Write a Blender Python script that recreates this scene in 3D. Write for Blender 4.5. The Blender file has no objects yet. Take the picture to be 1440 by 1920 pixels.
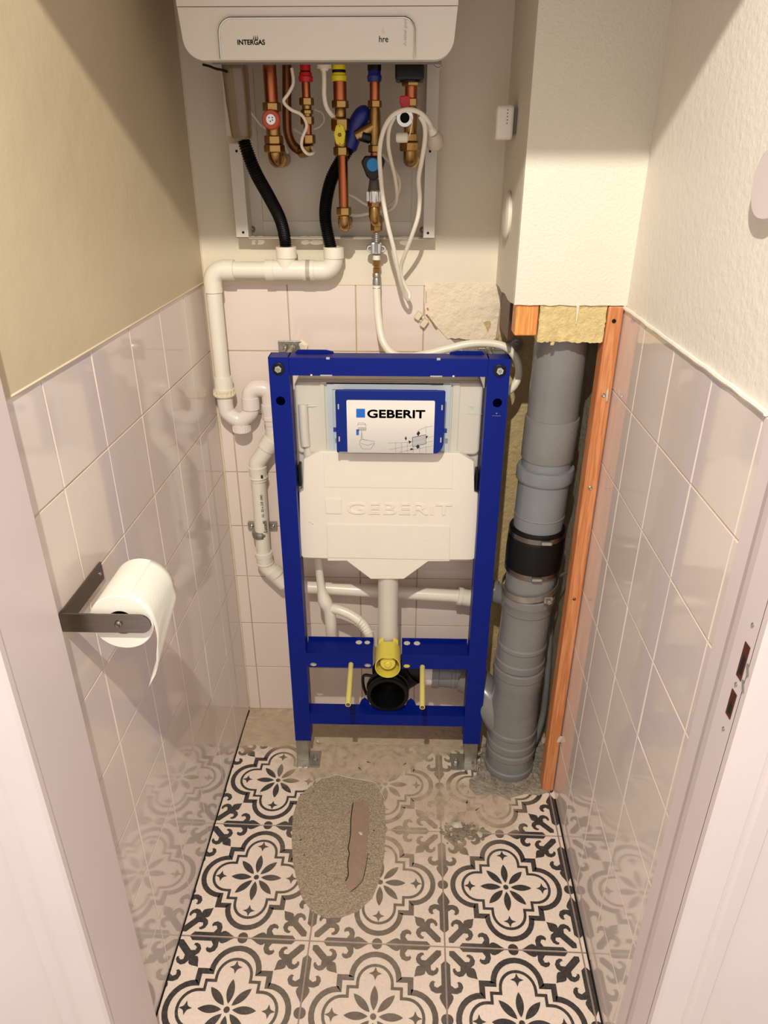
import bpy, bmesh, math, random
from mathutils import Vector, Matrix, noise
random.seed(7)
SC = bpy.context.scene
COLN = SC.collection
PI = math.pi

# ---------------------------------------------------------------- camera, world, lights, exposure
cam_data = bpy.data.cameras.new('camera')
cam = bpy.data.objects.new('camera', cam_data)
COLN.objects.link(cam)
cam_data.sensor_fit = 'VERTICAL'
cam_data.sensor_height = 36.0
cam_data.lens = 36.0 * 1341.1439 / 1920.0
cam_data.clip_start = 0.01
fwd, rgt, upv = Vector((-0.0228, 0.8943, -0.4468)), Vector((0.9997, 0.0259, 0.001)), Vector((-0.0124, 0.4467, 0.8946))
cam.matrix_world = Matrix(((rgt.x, upv.x, -fwd.x, 0.3843), (rgt.y, upv.y, -fwd.y, -1.6122), (rgt.z, upv.z, -fwd.z, 1.4558), (0, 0, 0, 1)))
SC.camera = cam

world = bpy.data.worlds.new('hall_daylight')
SC.world = world
world.use_nodes = True
wbg = world.node_tree.nodes['Background']
wbg.inputs[0].default_value = (1.0, 0.915, 0.875, 1)
wbg.inputs[1].default_value = 0.93

def lamp(name, loc, power, col, radius):
    d = bpy.data.lights.new(name, 'POINT')
    d.energy = power; d.color = col; d.shadow_soft_size = radius
    o = bpy.data.objects.new(name, d); o.location = loc; COLN.objects.link(o)
    return o
lamp('hall_ceiling_bulb', (0.29, -1.67, 2.26), 116, (1.0, 0.94, 0.83), 0.013)

vs = SC.view_settings
vs.view_transform = 'Standard'
vs.look = 'None'
vs.gamma = 1.0
vs.use_curve_mapping = False
vs.exposure = 0.0

# ---------------------------------------------------------------- materials
def lin(c):
    return tuple(((x/255)/12.92 if x/255 <= 0.04045 else ((x/255+0.055)/1.055)**2.4) for x in c)
MATS = {}
class NT:
    def __init__(s, mat):
        s.t = mat.node_tree; s.n = s.t.nodes; s.l = s.t.links
        s.b = s.n['Principled BSDF']
    def node(s, typ, **kw):
        n = s.n.new(typ)
        for k, v in kw.items(): setattr(n, k, v)
        return n
    def put(s, sock, v):
        if hasattr(v, 'is_linked') or hasattr(v, 'links'): s.l.new(v, sock)
        else: sock.default_value = v
    def math(s, op, a, b=0.0, clamp=False):
        n = s.node('ShaderNodeMath', operation=op); n.use_clamp = clamp
        s.put(n.inputs[0], a); s.put(n.inputs[1], b)
        return n.outputs[0]
    def obj(s): return s.node('ShaderNodeTexCoord').outputs['Object']
    def noise(s, scale, detail=4, rough=0.55, vec=None, stretch=None):
        n = s.node('ShaderNodeTexNoise')
        n.inputs['Scale'].default_value = scale; n.inputs['Detail'].default_value = detail
        n.inputs['Roughness'].default_value = rough
        v = vec if vec is not None else s.obj()
        if stretch:
            m = s.node('ShaderNodeMapping'); s.l.new(v, m.inputs[0]); m.inputs['Scale'].default_value = stretch; v = m.outputs[0]
        s.l.new(v, n.inputs['Vector'])
        return n.outputs['Fac']
    def ramp(s, fac, stops):
        n = s.node('ShaderNodeValToRGB'); s.l.new(fac, n.inputs[0])
        e = n.color_ramp.elements
        while len(e) < len(stops): e.new(0.5)
        for el, (p, c) in zip(e, stops):
            el.position = p; el.color = (*c, 1) if len(c) == 3 else c
        return n.outputs[0]
    def mix(s, fac, a, b):
        n = s.node('ShaderNodeMix', data_type='RGBA'); s.put(n.inputs[0], fac)
        for i, v in ((6, a), (7, b)):
            if isinstance(v, tuple): v = (*v[:3], 1)
            s.put(n.inputs[i], v)
        return n.outputs[2]
    def bump(s, h, strength, dist=0.001):
        n = s.node('ShaderNodeBump'); n.inputs['Strength'].default_value = strength; n.inputs['Distance'].default_value = dist
        s.l.new(h, n.inputs['Height'])
        if s.b.inputs['Normal'].is_linked: s.l.new(s.b.inputs['Normal'].links[0].from_socket, n.inputs['Normal'])
        s.l.new(n.outputs[0], s.b.inputs['Normal'])

def M(name, rgb, rough=0.5, metal=0.0, var=0.0, vscale=8, bump=0.0, bscale=60, bdist=0.001, stretch=None, rvar=0.0, coat=0.0, sss=0.0, spec=0.5, trans=0.0, dirt=None):
    if name in MATS: return MATS[name]
    m = bpy.data.materials.new(name); m.use_nodes = True
    t = NT(m); c = lin(rgb)
    t.b.inputs['Base Color'].default_value = (*c, 1)
    t.b.inputs['Roughness'].default_value = rough
    t.b.inputs['Metallic'].default_value = metal
    t.b.inputs['Specular IOR Level'].default_value = spec
    t.b.inputs['Coat Weight'].default_value = coat
    t.b.inputs['Transmission Weight'].default_value = trans
    if sss:
        t.b.inputs['Subsurface Weight'].default_value = sss; t.b.inputs['Subsurface Scale'].default_value = 0.01
    if var or dirt:
        f = t.noise(vscale, 5, stretch=stretch)
        d = lin(dirt) if dirt else tuple(x*(1-var) for x in c)
        r = t.ramp(f, [(0.35, d), (0.65, c)])
        if dirt: r = t.mix(var if var else 0.5, c, r)
        t.l.new(r, t.b.inputs['Base Color'])
    if rvar:
        t.l.new(t.math('ADD', t.math('MULTIPLY', t.noise(vscale*1.7, 4), rvar), rough - rvar/2), t.b.inputs['Roughness'])
    if bump: t.bump(t.noise(bscale, 5, 0.6, stretch=stretch), bump, bdist)
    MATS[name] = m
    return m

def wood(name, a, b, sc=(60, 60, 3)):
    m = bpy.data.materials.new(name); m.use_nodes = True; t = NT(m)
    f = t.noise(1.0, 4, 0.6, stretch=sc)
    t.l.new(t.ramp(f, [(0.35, lin(a)), (0.52, lin(b)), (0.6, lin(a)), (0.72, lin(b))]), t.b.inputs['Base Color'])
    t.b.inputs['Roughness'].default_value = 0.45
    t.bump(f, 0.25, 0.0008)
    MATS[name] = m
    return m

m_paint_back = M('cream_wall_paint', (228, 217, 195), 0.75, var=0.05, vscale=3, bump=0.5, bscale=45, bdist=0.003)
m_paint_left = M('beige_wall_paint', (206, 190, 158), 0.45, var=0.07, vscale=4, bump=0.3, bscale=16, bdist=0.004)
m_paint_right = M('white_wall_paint', (236, 229, 216), 0.55, var=0.04, vscale=5, bump=0.45, bscale=80, bdist=0.003)
m_casing = M('cream_panel_paint', (226, 218, 200), 0.6, var=0.03, vscale=4, bump=0.8, bscale=190, bdist=0.0022)
m_patch = M('flaking_cream_plaster', (238, 221, 194), 0.7, var=0.08, vscale=22, bump=1.0, bscale=34, bdist=0.008)
m_tile = M('pink_white_glazed_tile', (230, 214, 202), 0.09, var=0.03, vscale=5, bump=0.06, bscale=14, bdist=0.0012, spec=0.55)
m_tile_l = M('pale_glazed_tile', (224, 210, 201), 0.06, var=0.03, vscale=5, bump=0.05, bscale=9, bdist=0.0012, spec=0.7)
m_grout = M('cream_grout', (226, 208, 180), 0.85, var=0.12, vscale=14, bump=0.3, bscale=90)
m_grout_old = M('dusty_grout', (196, 170, 140), 0.85, var=0.2, vscale=14, bump=0.3, bscale=90)
m_caulk = M('cream_caulk', (232, 220, 192), 0.5, bump=0.5, bscale=60)
m_joinery = M('white_gloss_joinery', (220, 206, 203), 0.35, var=0.03, vscale=5, bump=0.12, bscale=30)
m_niche = M('rough_yellow_plaster', (205, 180, 130), 0.9, var=0.12, vscale=20, bump=1.0, bscale=70, bdist=0.006)
m_cement = M('rough_grey_cement', (168, 157, 140), 0.95, var=0.25, vscale=30, bump=1.0, bscale=120, bdist=0.006)
m_blue = M('blue_powder_coat', (0, 26, 122), 0.42, var=0.05, vscale=10, bump=0.04, bscale=200, spec=0.2)
m_blue_dusty = M('blue_plastic', (0, 34, 122), 0.45, spec=0.25, var=0.05)
m_galv = M('galvanised_steel', (176, 172, 162), 0.38, 0.85, var=0.25, vscale=40, rvar=0.15)
m_chrome = M('chrome', (205, 203, 198), 0.15, 1.0)
m_steel = M('brushed_stainless_steel', (138, 130, 122), 0.3, 1.0, var=0.15, vscale=3, bump=0.08, bscale=8, stretch=(6, 6, 160), rvar=0.1)
m_copper = M('copper', (184, 108, 74), 0.28, 1.0, var=0.35, vscale=18, rvar=0.15, stretch=(1, 1, 0.3))
m_copper_dull = M('tarnished_copper', (140, 92, 62), 0.45, 1.0, var=0.35, vscale=18)
m_brass = M('brass', (176, 138, 84), 0.3, 1.0, var=0.35, vscale=26, rvar=0.15)
m_black = M('black_rubber', (7, 7, 8), 0.45, bump=0.1, spec=0.3)
m_blackp = M('black_plastic', (8, 8, 9), 0.3, spec=0.35)
m_hole = M('dark_hole', (8, 7, 6), 0.9)
m_pvc = M('white_pvc', (234, 226, 208), 0.3, var=0.03, vscale=9, coat=0.15)
m_pvc_pink = M('warm_white_pvc', (232, 220, 210), 0.28, var=0.03, vscale=9, coat=0.15)
m_pvc_old = M('yellowed_pvc', (226, 214, 182), 0.5, bump=0.3, bscale=200)
m_gpvc = M('grey_pvc', (128, 126, 123), 0.26, var=0.16, vscale=10, rvar=0.12, bump=0.05, bscale=30)
m_gpvc2 = M('blue_grey_pvc', (126, 130, 131), 0.25, var=0.14, vscale=10, rvar=0.12)
m_hdpe = M('translucent_white_polythene', (212, 206, 192), 0.42, sss=0.4, var=0.03)
m_hdpe_b = M('bluish_clear_plastic', (190, 198, 204), 0.25, var=0.06, vscale=12)
m_foam = M('white_polystyrene', (232, 223, 208), 0.7, var=0.015, vscale=30, bump=0.12, bscale=260, bdist=0.0006)
m_yellow = M('yellow_plastic', (226, 208, 84), 0.38, var=0.05, vscale=30)
m_pyellow = M('pale_yellow_plastic', (224, 214, 120), 0.4, var=0.04, vscale=40)
m_ylever = M('bright_yellow_plastic', (232, 212, 30), 0.4)
m_red = M('red_plastic', (196, 18, 26), 0.35)
m_orange = M('orange_plastic', (200, 84, 44), 0.4)
m_bluecap = M('navy_plastic', (18, 34, 120), 0.4)
m_cyan = M('cyan_plastic', (10, 130, 200), 0.4)
m_cable = M('white_cable_sheath', (238, 229, 212), 0.4)
m_housing = M('white_appliance_enamel', (242, 234, 220), 0.3, coat=0.2)
m_print_grey = M('grey_print', (110, 104, 100), 0.6)
m_print_light = M('faded_print', (196, 186, 172), 0.6)
m_print_green = M('green_print', (60, 170, 50), 0.6)
m_print_black = M('black_print', (12, 12, 14), 0.5)
m_print_blue = M('blue_print', (14, 98, 196), 0.4)
m_line = M('grey_line_print', (130, 130, 132), 0.6)
m_plate_grey = M('grey_panel_print', (176, 176, 174), 0.5)
m_siphon = M('brown_tinted_plastic', (120, 98, 72), 0.2, var=0.2, vscale=10, stretch=(6, 6, 0.6), coat=0.4)
m_bracketp = M('grey_white_sheet_steel', (214, 208, 192), 0.45, var=0.05, vscale=9)
m_bracketin = M('light_grey_sheet_steel', (204, 194, 176), 0.5, var=0.06, vscale=5)
m_wood = wood('varnished_pine', (216, 148, 98), (192, 116, 66), (70, 70, 4))
m_wood2 = wood('sawn_pine', (238, 168, 92), (206, 128, 62), (150, 150, 5))
m_woodd = wood('dark_brown_hardboard', (92, 44, 18), (64, 28, 10), (40, 40, 4))
m_wool = M('yellow_mineral_wool', (222, 200, 142), 0.95, var=0.18, vscale=90, bump=1.0, bscale=220, bdist=0.003)
m_paper = M('white_tissue', (234, 227, 213), 0.85, bump=0.5, bscale=160, bdist=0.001, sss=0.1)
m_card = M('brown_cardboard', (110, 90, 76), 0.9)
m_concrete = M('pitted_concrete', (200, 180, 152), 0.92, var=0.5, vscale=300, bump=1.0, bscale=240, bdist=0.005)
m_mortar = M('brown_screed', (160, 134, 114), 0.9, var=0.12, vscale=50, bump=0.5, bscale=120)
m_rubble = M('grey_rubble', (150, 138, 118), 0.95, var=0.4, vscale=120, bump=0.8, bscale=200)
m_plasterchip = M('white_plaster_chip', (206, 194, 176), 0.85, var=0.15, vscale=60)

# label print: silver-white card that is printed a little greyer towards its lower edge
def label_mat():
    m = bpy.data.materials.new('silver_white_label'); m.use_nodes = True; t = NT(m)
    sp = t.node('ShaderNodeSeparateXYZ'); t.l.new(t.obj(), sp.inputs[0])
    f = t.math('ADD', t.math('MULTIPLY', sp.outputs[2], 8.0), 0.5, True)
    t.l.new(t.ramp(f, [(0.0, lin((186, 184, 176))), (0.75, lin((232, 226, 216)))]), t.b.inputs['Base Color'])
    t.b.inputs['Roughness'].default_value = 0.35
    return m
m_label = label_mat()

# patterned floor tile: cream body, dark print; both go under the same building dust, worn and blotchy
def floor_mat(name, base, worn, blobs):
    m = bpy.data.materials.new(name); m.use_nodes = True; t = NT(m)
    geo = t.node('ShaderNodeNewGeometry'); P = geo.outputs['Position']
    sp = t.node('ShaderNodeSeparateXYZ'); t.l.new(P, sp.inputs[0])
    x, y = sp.outputs[0], sp.outputs[1]
    n1 = t.noise(7, 5, 0.6, vec=P); n2 = t.noise(38, 5, 0.65, vec=P); n3 = t.noise(160, 3, 0.7, vec=P)
    acc = 0.0
    for bx, by, rx, ry, st, soft in blobs:
        dx = t.math('DIVIDE', t.math('SUBTRACT', x, bx), rx); dy = t.math('DIVIDE', t.math('SUBTRACT', y, by), ry)
        d = t.math('SQRT', t.math('ADD', t.math('MULTIPLY', dx, dx), t.math('MULTIPLY', dy, dy)))
        d = t.math('ADD', d, t.math('MULTIPLY', t.math('SUBTRACT', n1, 0.5), 0.9))
        d = t.math('ADD', d, t.math('MULTIPLY', t.math('SUBTRACT', n2, 0.5), 0.35))
        k = t.math('MULTIPLY', t.math('DIVIDE', t.math('SUBTRACT', 1.0 + soft/2, d), soft, True), st)
        acc = k if acc == 0.0 else t.math('MAXIMUM', acc, k)
    dust = t.math('MULTIPLY', acc, t.math('ADD', t.math('MULTIPLY', n2, 0.5), 0.78), True)
    body = t.mix(t.math('MULTIPLY', t.math('SUBTRACT', n3, 0.42, True), 3.2, True), base, worn)
    dustcol = t.ramp(n2, [(0.3, lin((168, 147, 122))), (0.7, lin((204, 184, 158)))])
    t.l.new(t.mix(dust, body, dustcol), t.b.inputs['Base Color'])
    t.l.new(t.math('ADD', t.math('MULTIPLY', dust, 0.45), 0.36), t.b.inputs['Roughness'])
    t.bump(n3, 0.12, 0.0008)
    return m
BLOBS = [(0.30, -0.02, 0.62, 0.15, 0.98, 0.3), (0.28, -0.19, 0.19, 0.12, 0.92, 0.5), (0.40, -0.33, 0.18, 0.22, 0.68, 0.9),
         (0.55, -0.33, 0.15, 0.09, 0.85, 0.6), (0.30, -0.66, 0.20, 0.30, 0.30, 1.0), (0.46, -0.42, 0.14, 0.10, 0.6, 0.8)]
m_floor = floor_mat('cream_printed_tile', lin((240, 223, 206)), lin((228, 210, 191)), BLOBS)
m_ink = floor_mat('charcoal_printed_tile', lin((54, 52, 51)), lin((84, 79, 74)), BLOBS)
m_joint = floor_mat('grey_floor_grout', lin((158, 138, 130)), lin((140, 122, 112)), BLOBS)

# ---------------------------------------------------------------- mesh helpers
ORG = {}
def emp(name, loc, label=None, cat=None, group=None, kind=None):
    o = bpy.data.objects.new(name, None); COLN.objects.link(o)
    o.location = loc; o.empty_display_size = 0.02; ORG[o] = Vector(loc)
    tag(o, label, cat, group, kind)
    return o
def tag(o, label=None, cat=None, group=None, kind=None):
    if label: o['label'] = label
    if cat: o['category'] = cat
    if group: o['group'] = group
    if kind: o['kind'] = kind
    return o
def part(name, bm, mat, parent=None, smooth=False, bevel=0.0, seg=2, label=None, angle=35):
    if isinstance(bm, bmesh.types.BMesh):
        bmesh.ops.recalc_face_normals(bm, faces=bm.faces)
        me = bpy.data.meshes.new(name); bm.to_mesh(me); bm.free()
    else: me = bm
    if not len(me.vertices): raise ValueError(name)
    lo = Vector([min(v.co[i] for v in me.vertices) for i in range(3)])
    hi = Vector([max(v.co[i] for v in me.vertices) for i in range(3)])
    c = (lo+hi)/2
    if parent is None: c.z = lo.z
    me.transform(Matrix.Translation(-c))
    o = bpy.data.objects.new(name, me); COLN.objects.link(o)
    mats = mat if isinstance(mat, (list, tuple)) else [mat]
    for mm in mats: me.materials.append(mm)
    ORG[o] = c.copy()
    if parent is not None:
        o.parent = parent; o.location = c - ORG[parent]
    else: o.location = c
    if smooth:
        me.polygons.foreach_set('use_smooth', [True]*len(me.polygons))
        try: me.set_sharp_from_angle(angle=math.radians(angle))
        except Exception: pass
    if bevel:
        b = o.modifiers.new('bevel', 'BEVEL'); b.width = bevel; b.segments = seg; b.limit_method = 'ANGLE'; b.angle_limit = math.radians(40)
        b.harden_normals = False
    if label: o['label'] = label
    return o
def struct(name, bm, mat, **k):
    o = part(name, bm, mat, None, **k); o['kind'] = 'structure'; return o

def box(bm, x0, x1, y0, y1, z0, z1, mat=0):
    vs_ = [bm.verts.new((x, y, z)) for z in (z0, z1) for y in (y0, y1) for x in (x0, x1)]
    for q in ((0, 1, 3, 2), (4, 6, 7, 5), (0, 4, 5, 1), (2, 3, 7, 6), (0, 2, 6, 4), (1, 5, 7, 3)):
        f_ = bm.faces.new([vs_[i] for i in q]); f_.material_index = mat
    return bm
def B(*a): return box(bmesh.new(), *a)
def frame_axes(d):
    d = Vector(d).normalized()
    a = Vector((0, 0, 1)) if abs(d.z) < 0.9 else Vector((1, 0, 0))
    u = d.cross(a).normalized(); w = d.cross(u).normalized()
    return d, u, w
def lathe(bm, org, d, prof, n=24, cap=True, phase=0.0):
    """prof: list of (distance along d, radius)"""
    org = Vector(org); d, u, w = frame_axes(d)
    rings = []
    for t_, r in prof:
        rings.append([bm.verts.new(org + d*t_ + (u*math.cos(2*PI*i/n+phase) + w*math.sin(2*PI*i/n+phase))*max(r, 1e-5)) for i in range(n)])
    for a, b in zip(rings, rings[1:]):
        for i in range(n): bm.faces.new((a[i], a[(i+1) % n], b[(i+1) % n], b[i]))
    if cap:
        bm.faces.new(rings[0][::-1]); bm.faces.new(rings[-1])
    return bm
def cyl(a, b, r, n=24, r2=None, bm=None):
    bm = bm or bmesh.new(); a = Vector(a); b = Vector(b)
    return lathe(bm, a, b-a, [(0, r), ((b-a).length, r if r2 is None else r2)], n)
def spline(pts, k=8):
    P_ = [Vector(p) for p in pts]
    if len(P_) < 3: return P_
    P_ = [2*P_[0]-P_[1]] + P_ + [2*P_[-1]-P_[-2]]
    out = []
    for i in range(1, len(P_)-2):
        p0, p1, p2, p3 = P_[i-1:i+3]
        for j in range(k):
            t_ = j/k
            out.append(0.5*((2*p1) + (p2-p0)*t_ + (2*p0-5*p1+4*p2-p3)*t_*t_ + (3*p1-p0-3*p2+p3)*t_**3))
    out.append(P_[-2]); return out
def tube(bm, pts, r, n=12, cap=True, flat=None):
    pts = [Vector(p) for p in pts]; m_ = len(pts)
    rs = r if isinstance(r, (list, tuple)) else [r]*m_
    rings = []; u = None
    for i, p in enumerate(pts):
        d = (pts[min(i+1, m_-1)] - pts[max(i-1, 0)]).normalized()
        if u is None: _, u, _ = frame_axes(d)
        u = (u - d*u.dot(d)).normalized(); w = d.cross(u)
        rings.append([bm.verts.new(p + (u*math.cos(2*PI*j/n) + w*math.sin(2*PI*j/n))*rs[i]) for j in range(n)])
    for a, b in zip(rings, rings[1:]):
        for j in range(n): bm.faces.new((a[j], a[(j+1) % n], b[(j+1) % n], b[j]))
    if cap: bm.faces.new(rings[0][::-1]); bm.faces.new(rings[-1])
    return bm
def T(pts, r, n=12, k=8): return tube(bmesh.new(), spline(pts, k), r, n)
def arc_path(a, corner, b, rad, n=8):
    """straight, rounded corner, straight"""
    a, c, b = Vector(a), Vector(corner), Vector(b)
    d1 = (a-c).normalized(); d2 = (b-c).normalized()
    ang = d1.angle(d2); tl = rad/math.tan(ang/2)
    p1 = c+d1*tl; p2 = c+d2*tl
    ctr = c + (d1+d2).normalized()*(rad/math.sin(ang/2))
    out = [a]
    v1 = p1-ctr; v2 = p2-ctr; tot = v1.angle(v2)
    for i in range(n+1):
        t_ = i/n
        out.append(ctr + (v1*math.sin((1-t_)*tot) + v2*math.sin(t_*tot))/math.sin(tot))
    out.append(b); return out
def prism(bm, pts, off, mat=0):
    off = Vector(off); pts = [Vector(p) for p in pts]
    a = [bm.verts.new(p) for p in pts]; b = [bm.verts.new(p+off) for p in pts]
    bm.faces.new(a).material_index = mat; bm.faces.new(b[::-1]).material_index = mat
    for i in range(len(a)):
        j = (i+1) % len(a); bm.faces.new((a[i], b[i], b[j], a[j])).material_index = mat
    return bm
def xzprism(pts, y0, y1, bm=None): return prism(bm or bmesh.new(), [(p[0], y0, p[1]) for p in pts], (0, y1-y0, 0))
def rrect(x0, x1, z0, z1, r, n=5):
    rr = r if isinstance(r, (list, tuple)) else (r, r, r, r)      # bl, br, tr, tl
    out = []
    for (cx_, cz_, a0, q) in ((x0+rr[0], z0+rr[0], PI, rr[0]), (x1-rr[1], z0+rr[1], 1.5*PI, rr[1]), (x1-rr[2], z1-rr[2], 0, rr[2]), (x0+rr[3], z1-rr[3], 0.5*PI, rr[3])):
        if q < 1e-6: out.append((cx_, cz_)); continue
        for i in range(n+1):
            a = a0 + 0.5*PI*i/n; out.append((cx_+q*math.cos(a), cz_+q*math.sin(a)))
    return out
FRONT = lambda y: Matrix(((1, 0, 0, 0), (0, 0, -1, y), (0, 1, 0, 0), (0, 0, 0, 1)))   # 2D (x, z) onto a plane facing -y
def plate2d(loops, thick, mtx):
    cu = bpy.data.curves.new('tmp', 'CURVE'); cu.dimensions = '2D'; cu.fill_mode = 'BOTH'; cu.extrude = thick/2
    for lp in loops:
        s = cu.splines.new('POLY'); s.points.add(len(lp)-1)
        for p, q in zip(s.points, lp): p.co = (q[0], q[1], 0, 1)
        s.use_cyclic_u = True
    o = bpy.data.objects.new('tmp', cu)
    me = bpy.data.meshes.new_from_object(o); bpy.data.objects.remove(o); bpy.data.curves.remove(cu)
    me.transform(mtx); me.materials.clear()
    return me
def circ(x, z, r, n=20, rz=None): return [(x+r*math.cos(2*PI*i/n), z+(rz or r)*math.sin(2*PI*i/n)) for i in range(n)]
def text_mesh(s, size, mtx, ext=0.0002, bold=0.0, sx=1.0, width=None, spacing=1.0):
    cu = bpy.data.curves.new('tmp', 'FONT'); cu.body = s; cu.size = size; cu.extrude = ext; cu.space_character = spacing
    o = bpy.data.objects.new('tmp', cu)
    me = bpy.data.meshes.new_from_object(o); bpy.data.objects.remove(o); bpy.data.curves.remove(cu)
    x0 = min(v.co.x for v in me.vertices); x1 = max(v.co.x for v in me.vertices)
    y0 = min(v.co.y for v in me.vertices)
    k = (width/(x1-x0)) if width else sx
    me.transform(Matrix.Diagonal((k, 1, 1, 1)) @ Matrix.Translation((-x0, -y0, 0))); me.materials.clear()
    if bold:
        bm = bmesh.new()
        for dx, dy in ((0, 0), (-bold, 0), (bold, 0), (0, bold), (0, -bold), (bold*.7, bold*.7), (-bold*.7, -bold*.7), (bold*.7, -bold*.7), (-bold*.7, bold*.7)):
            m2 = me.copy(); m2.transform(Matrix.Translation((dx, dy, 0))); bm.from_mesh(m2); bpy.data.meshes.remove(m2)
        bm.to_mesh(me); bm.free()
    me.transform(mtx)
    return me
def at(x, y, z): return Matrix.Translation((x, 0, z)) @ FRONT(y)
def hexnut(org, d, t0, t1, r, bm=None, phase=0.3):
    c = (t1-t0)*0.12
    return lathe(bm or bmesh.new(), org, d, [(t0, r*0.9), (t0+c, r), (t1-c, r), (t1, r*0.9)], 6, phase=phase)
def screw_head(c, d, r, mat, parent, name='screw'):
    bm = lathe(bmesh.new(), c, d, [(0, r), (r*0.35, r), (r*0.7, r*0.6), (r*0.55, r*0.35), (r*0.3, r*0.3)], 12)
    return part(name, bm, mat, parent, smooth=True)
def jag(a, b, n, amp):
    a, b = Vector(a), Vector(b)
    return [a.lerp(b, i/n) + Vector((random.uniform(-1, 1)*amp*0.4, random.uniform(-1, 1)*amp)) for i in range(n)]

# ---------------------------------------------------------------- the room
XL0, KL = -0.0514, 0.0176      # left wall face: x = XL0 + KL*y
XR0, KR = 0.79, 0.0169
ZT, TW = 1.2062, 0.15
ZL = [ZT - 0.1503*j for j in range(9)]; ZL[8] = 0.0
def xl(y): return XL0+KL*y
def xr(y): return XR0+KR*y

def tiles(bm, fmap, nrm, slines, zlines, rnd, clip=None, gap=0.0013, h=0.0022):
    nrm = Vector(nrm)
    for s0, s1 in zip(slines, slines[1:]):
        for z1, z0 in zip(zlines, zlines[1:]):
            poly = [(s0+gap, z0+gap), (s1-gap, z0+gap), (s1-gap, z1-gap), (s0+gap, z1-gap)]
            if clip:
                poly = clip(poly)
                if len(poly) < 3: continue
            cx_ = sum(p[0] for p in poly)/len(poly); cz_ = sum(p[1] for p in poly)/len(poly)
            tx, tz = rnd.uniform(-1, 1)*0.0035, rnd.uniform(-1, 1)*0.0035
            def V(p, hh, k=0.0):
                L_ = math.hypot(p[0]-cx_, p[1]-cz_) or 1
                q = (p[0]-(p[0]-cx_)/L_*k, p[1]-(p[1]-cz_)/L_*k)
                return bm.verts.new(Vector(fmap(*q)) + nrm*(hh + (q[0]-cx_)*tx + (q[1]-cz_)*tz))
            r0 = [V(p, -h) for p in poly]; r1 = [V(p, -0.0006) for p in poly]; r2 = [V(p, 0, 0.0012) for p in poly]
            n = len(poly)
            for a, b in ((r0, r1), (r1, r2)):
                for i in range(n): bm.faces.new((a[i], a[(i+1) % n], b[(i+1) % n], b[i]))
            bm.faces.new(r2)
    return bm
def clip_half(a, b):
    """keep the side to the left of a->b"""
    def f_(poly):
        out = []
        def s(p): return (b[0]-a[0])*(p[1]-a[1]) - (b[1]-a[1])*(p[0]-a[0])
        for i, p in enumerate(poly):
            q = poly[(i+1) % len(poly)]; sp, sq = s(p), s(q)
            if sp >= 0: out.append(p)
            if sp*sq < 0:
                t_ = sp/(sp-sq); out.append((p[0]+(q[0]-p[0])*t_, p[1]+(q[1]-p[1])*t_))
        return out
    return f_
rnd = random.Random(3)
# back wall: substrate (the grout plane), paint above the tiles
G = 0.0016
bm = bmesh.new(); box(bm, -0.20, 0.600, G, 0.10, -0.05, ZT-0.004); wb = struct('wall_back', bm, m_grout_old)
bm = bmesh.new(); box(bm, -0.20, 1.0, -0.002, 0.0012, ZT-0.004, 2.5); struct('wall_back_upper', bm, m_paint_back)
bm = bmesh.new(); box(bm, -0.20, 1.0, 0.0012, 0.10, ZT-0.004, 2.5); part('backing', bm, m_paint_back, wb)
fm = lambda s, z: (s, 0, z)
bm = bmesh.new()
tiles(bm, fm, (0, -1, 0), [XL0, -0.0192, -0.0192+TW, -0.0192+2*TW, -0.0192+3*TW], ZL, rnd)
tiles(bm, fm, (0, -1, 0), [-0.0192+3*TW, -0.0192+4*TW, 0.600], ZL[:3], rnd, clip=clip_half((0.56, 1.024), (0.4308, 1.1415)))
tiles(bm, fm, (0, -1, 0), [-0.0192+3*TW, -0.0192+4*TW, 0.600], ZL[2:], rnd)
part('tiles', bm, m_tile, wb, smooth=False)
# old plaster where the casing used to run down over the tiles
pp = [(0.4312, 1.2075), (0.4312, 1.170), (0.434, 1.141)] + [tuple(p) for p in jag((0.436, 1.139), (0.484, 1.0895), 5, 0.001)] + [tuple(p) for p in jag((0.486, 1.0885), (0.600, 1.084), 14, 0.0016)] + [(0.601, 1.2075)]
bm = xzprism(pp, -0.0035, 0.002); struct('wall_plaster_patch', bm, m_patch)
bm = bmesh.new(); box(bm, 0.47, 0.60, 0.0008, 0.0022, 0.98, 1.0885); part('bare_cement', bm, m_cement, wb)
for (a, b, c) in (((0.4365, -0.0040, 1.141), (0.452, -0.0042, 1.122), 0.0016), ((0.452, -0.004, 1.121), (0.460, -0.004, 1.110), 0.0022), ((0.4345, -0.0035, 1.19), (0.4350, -0.0035, 1.165), 0.0007), ((0.438, -0.0035, 1.155), (0.440, -0.0035, 1.150), 0.0018)):
    part('plaster_crack', tube(bmesh.new(), spline([a, Vector(a).lerp(Vector(b), .5)+Vector((0.001, 0, 0.001)), b]), [c*0.4]+[c]*6+[c*1.2]*6+[c*0.5]*4, 6) if False else cyl(a, b, c, 6), m_mortar, wb)
bm = xzprism([(0.563, 1.124), (0.571, 1.1275), (0.578, 1.127), (0.5805, 1.119), (0.576, 1.108), (0.574, 1.101), (0.5695, 1.113)], -0.0042, 0.002)
part('gouge', bm, m_niche, wb)
# pocket behind the removed casing
bm = bmesh.new(); box(bm, 0.600, 1.0, 0.0, 0.10, -0.05, ZT-0.004); struct('wall_niche', bm, m_niche)
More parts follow.
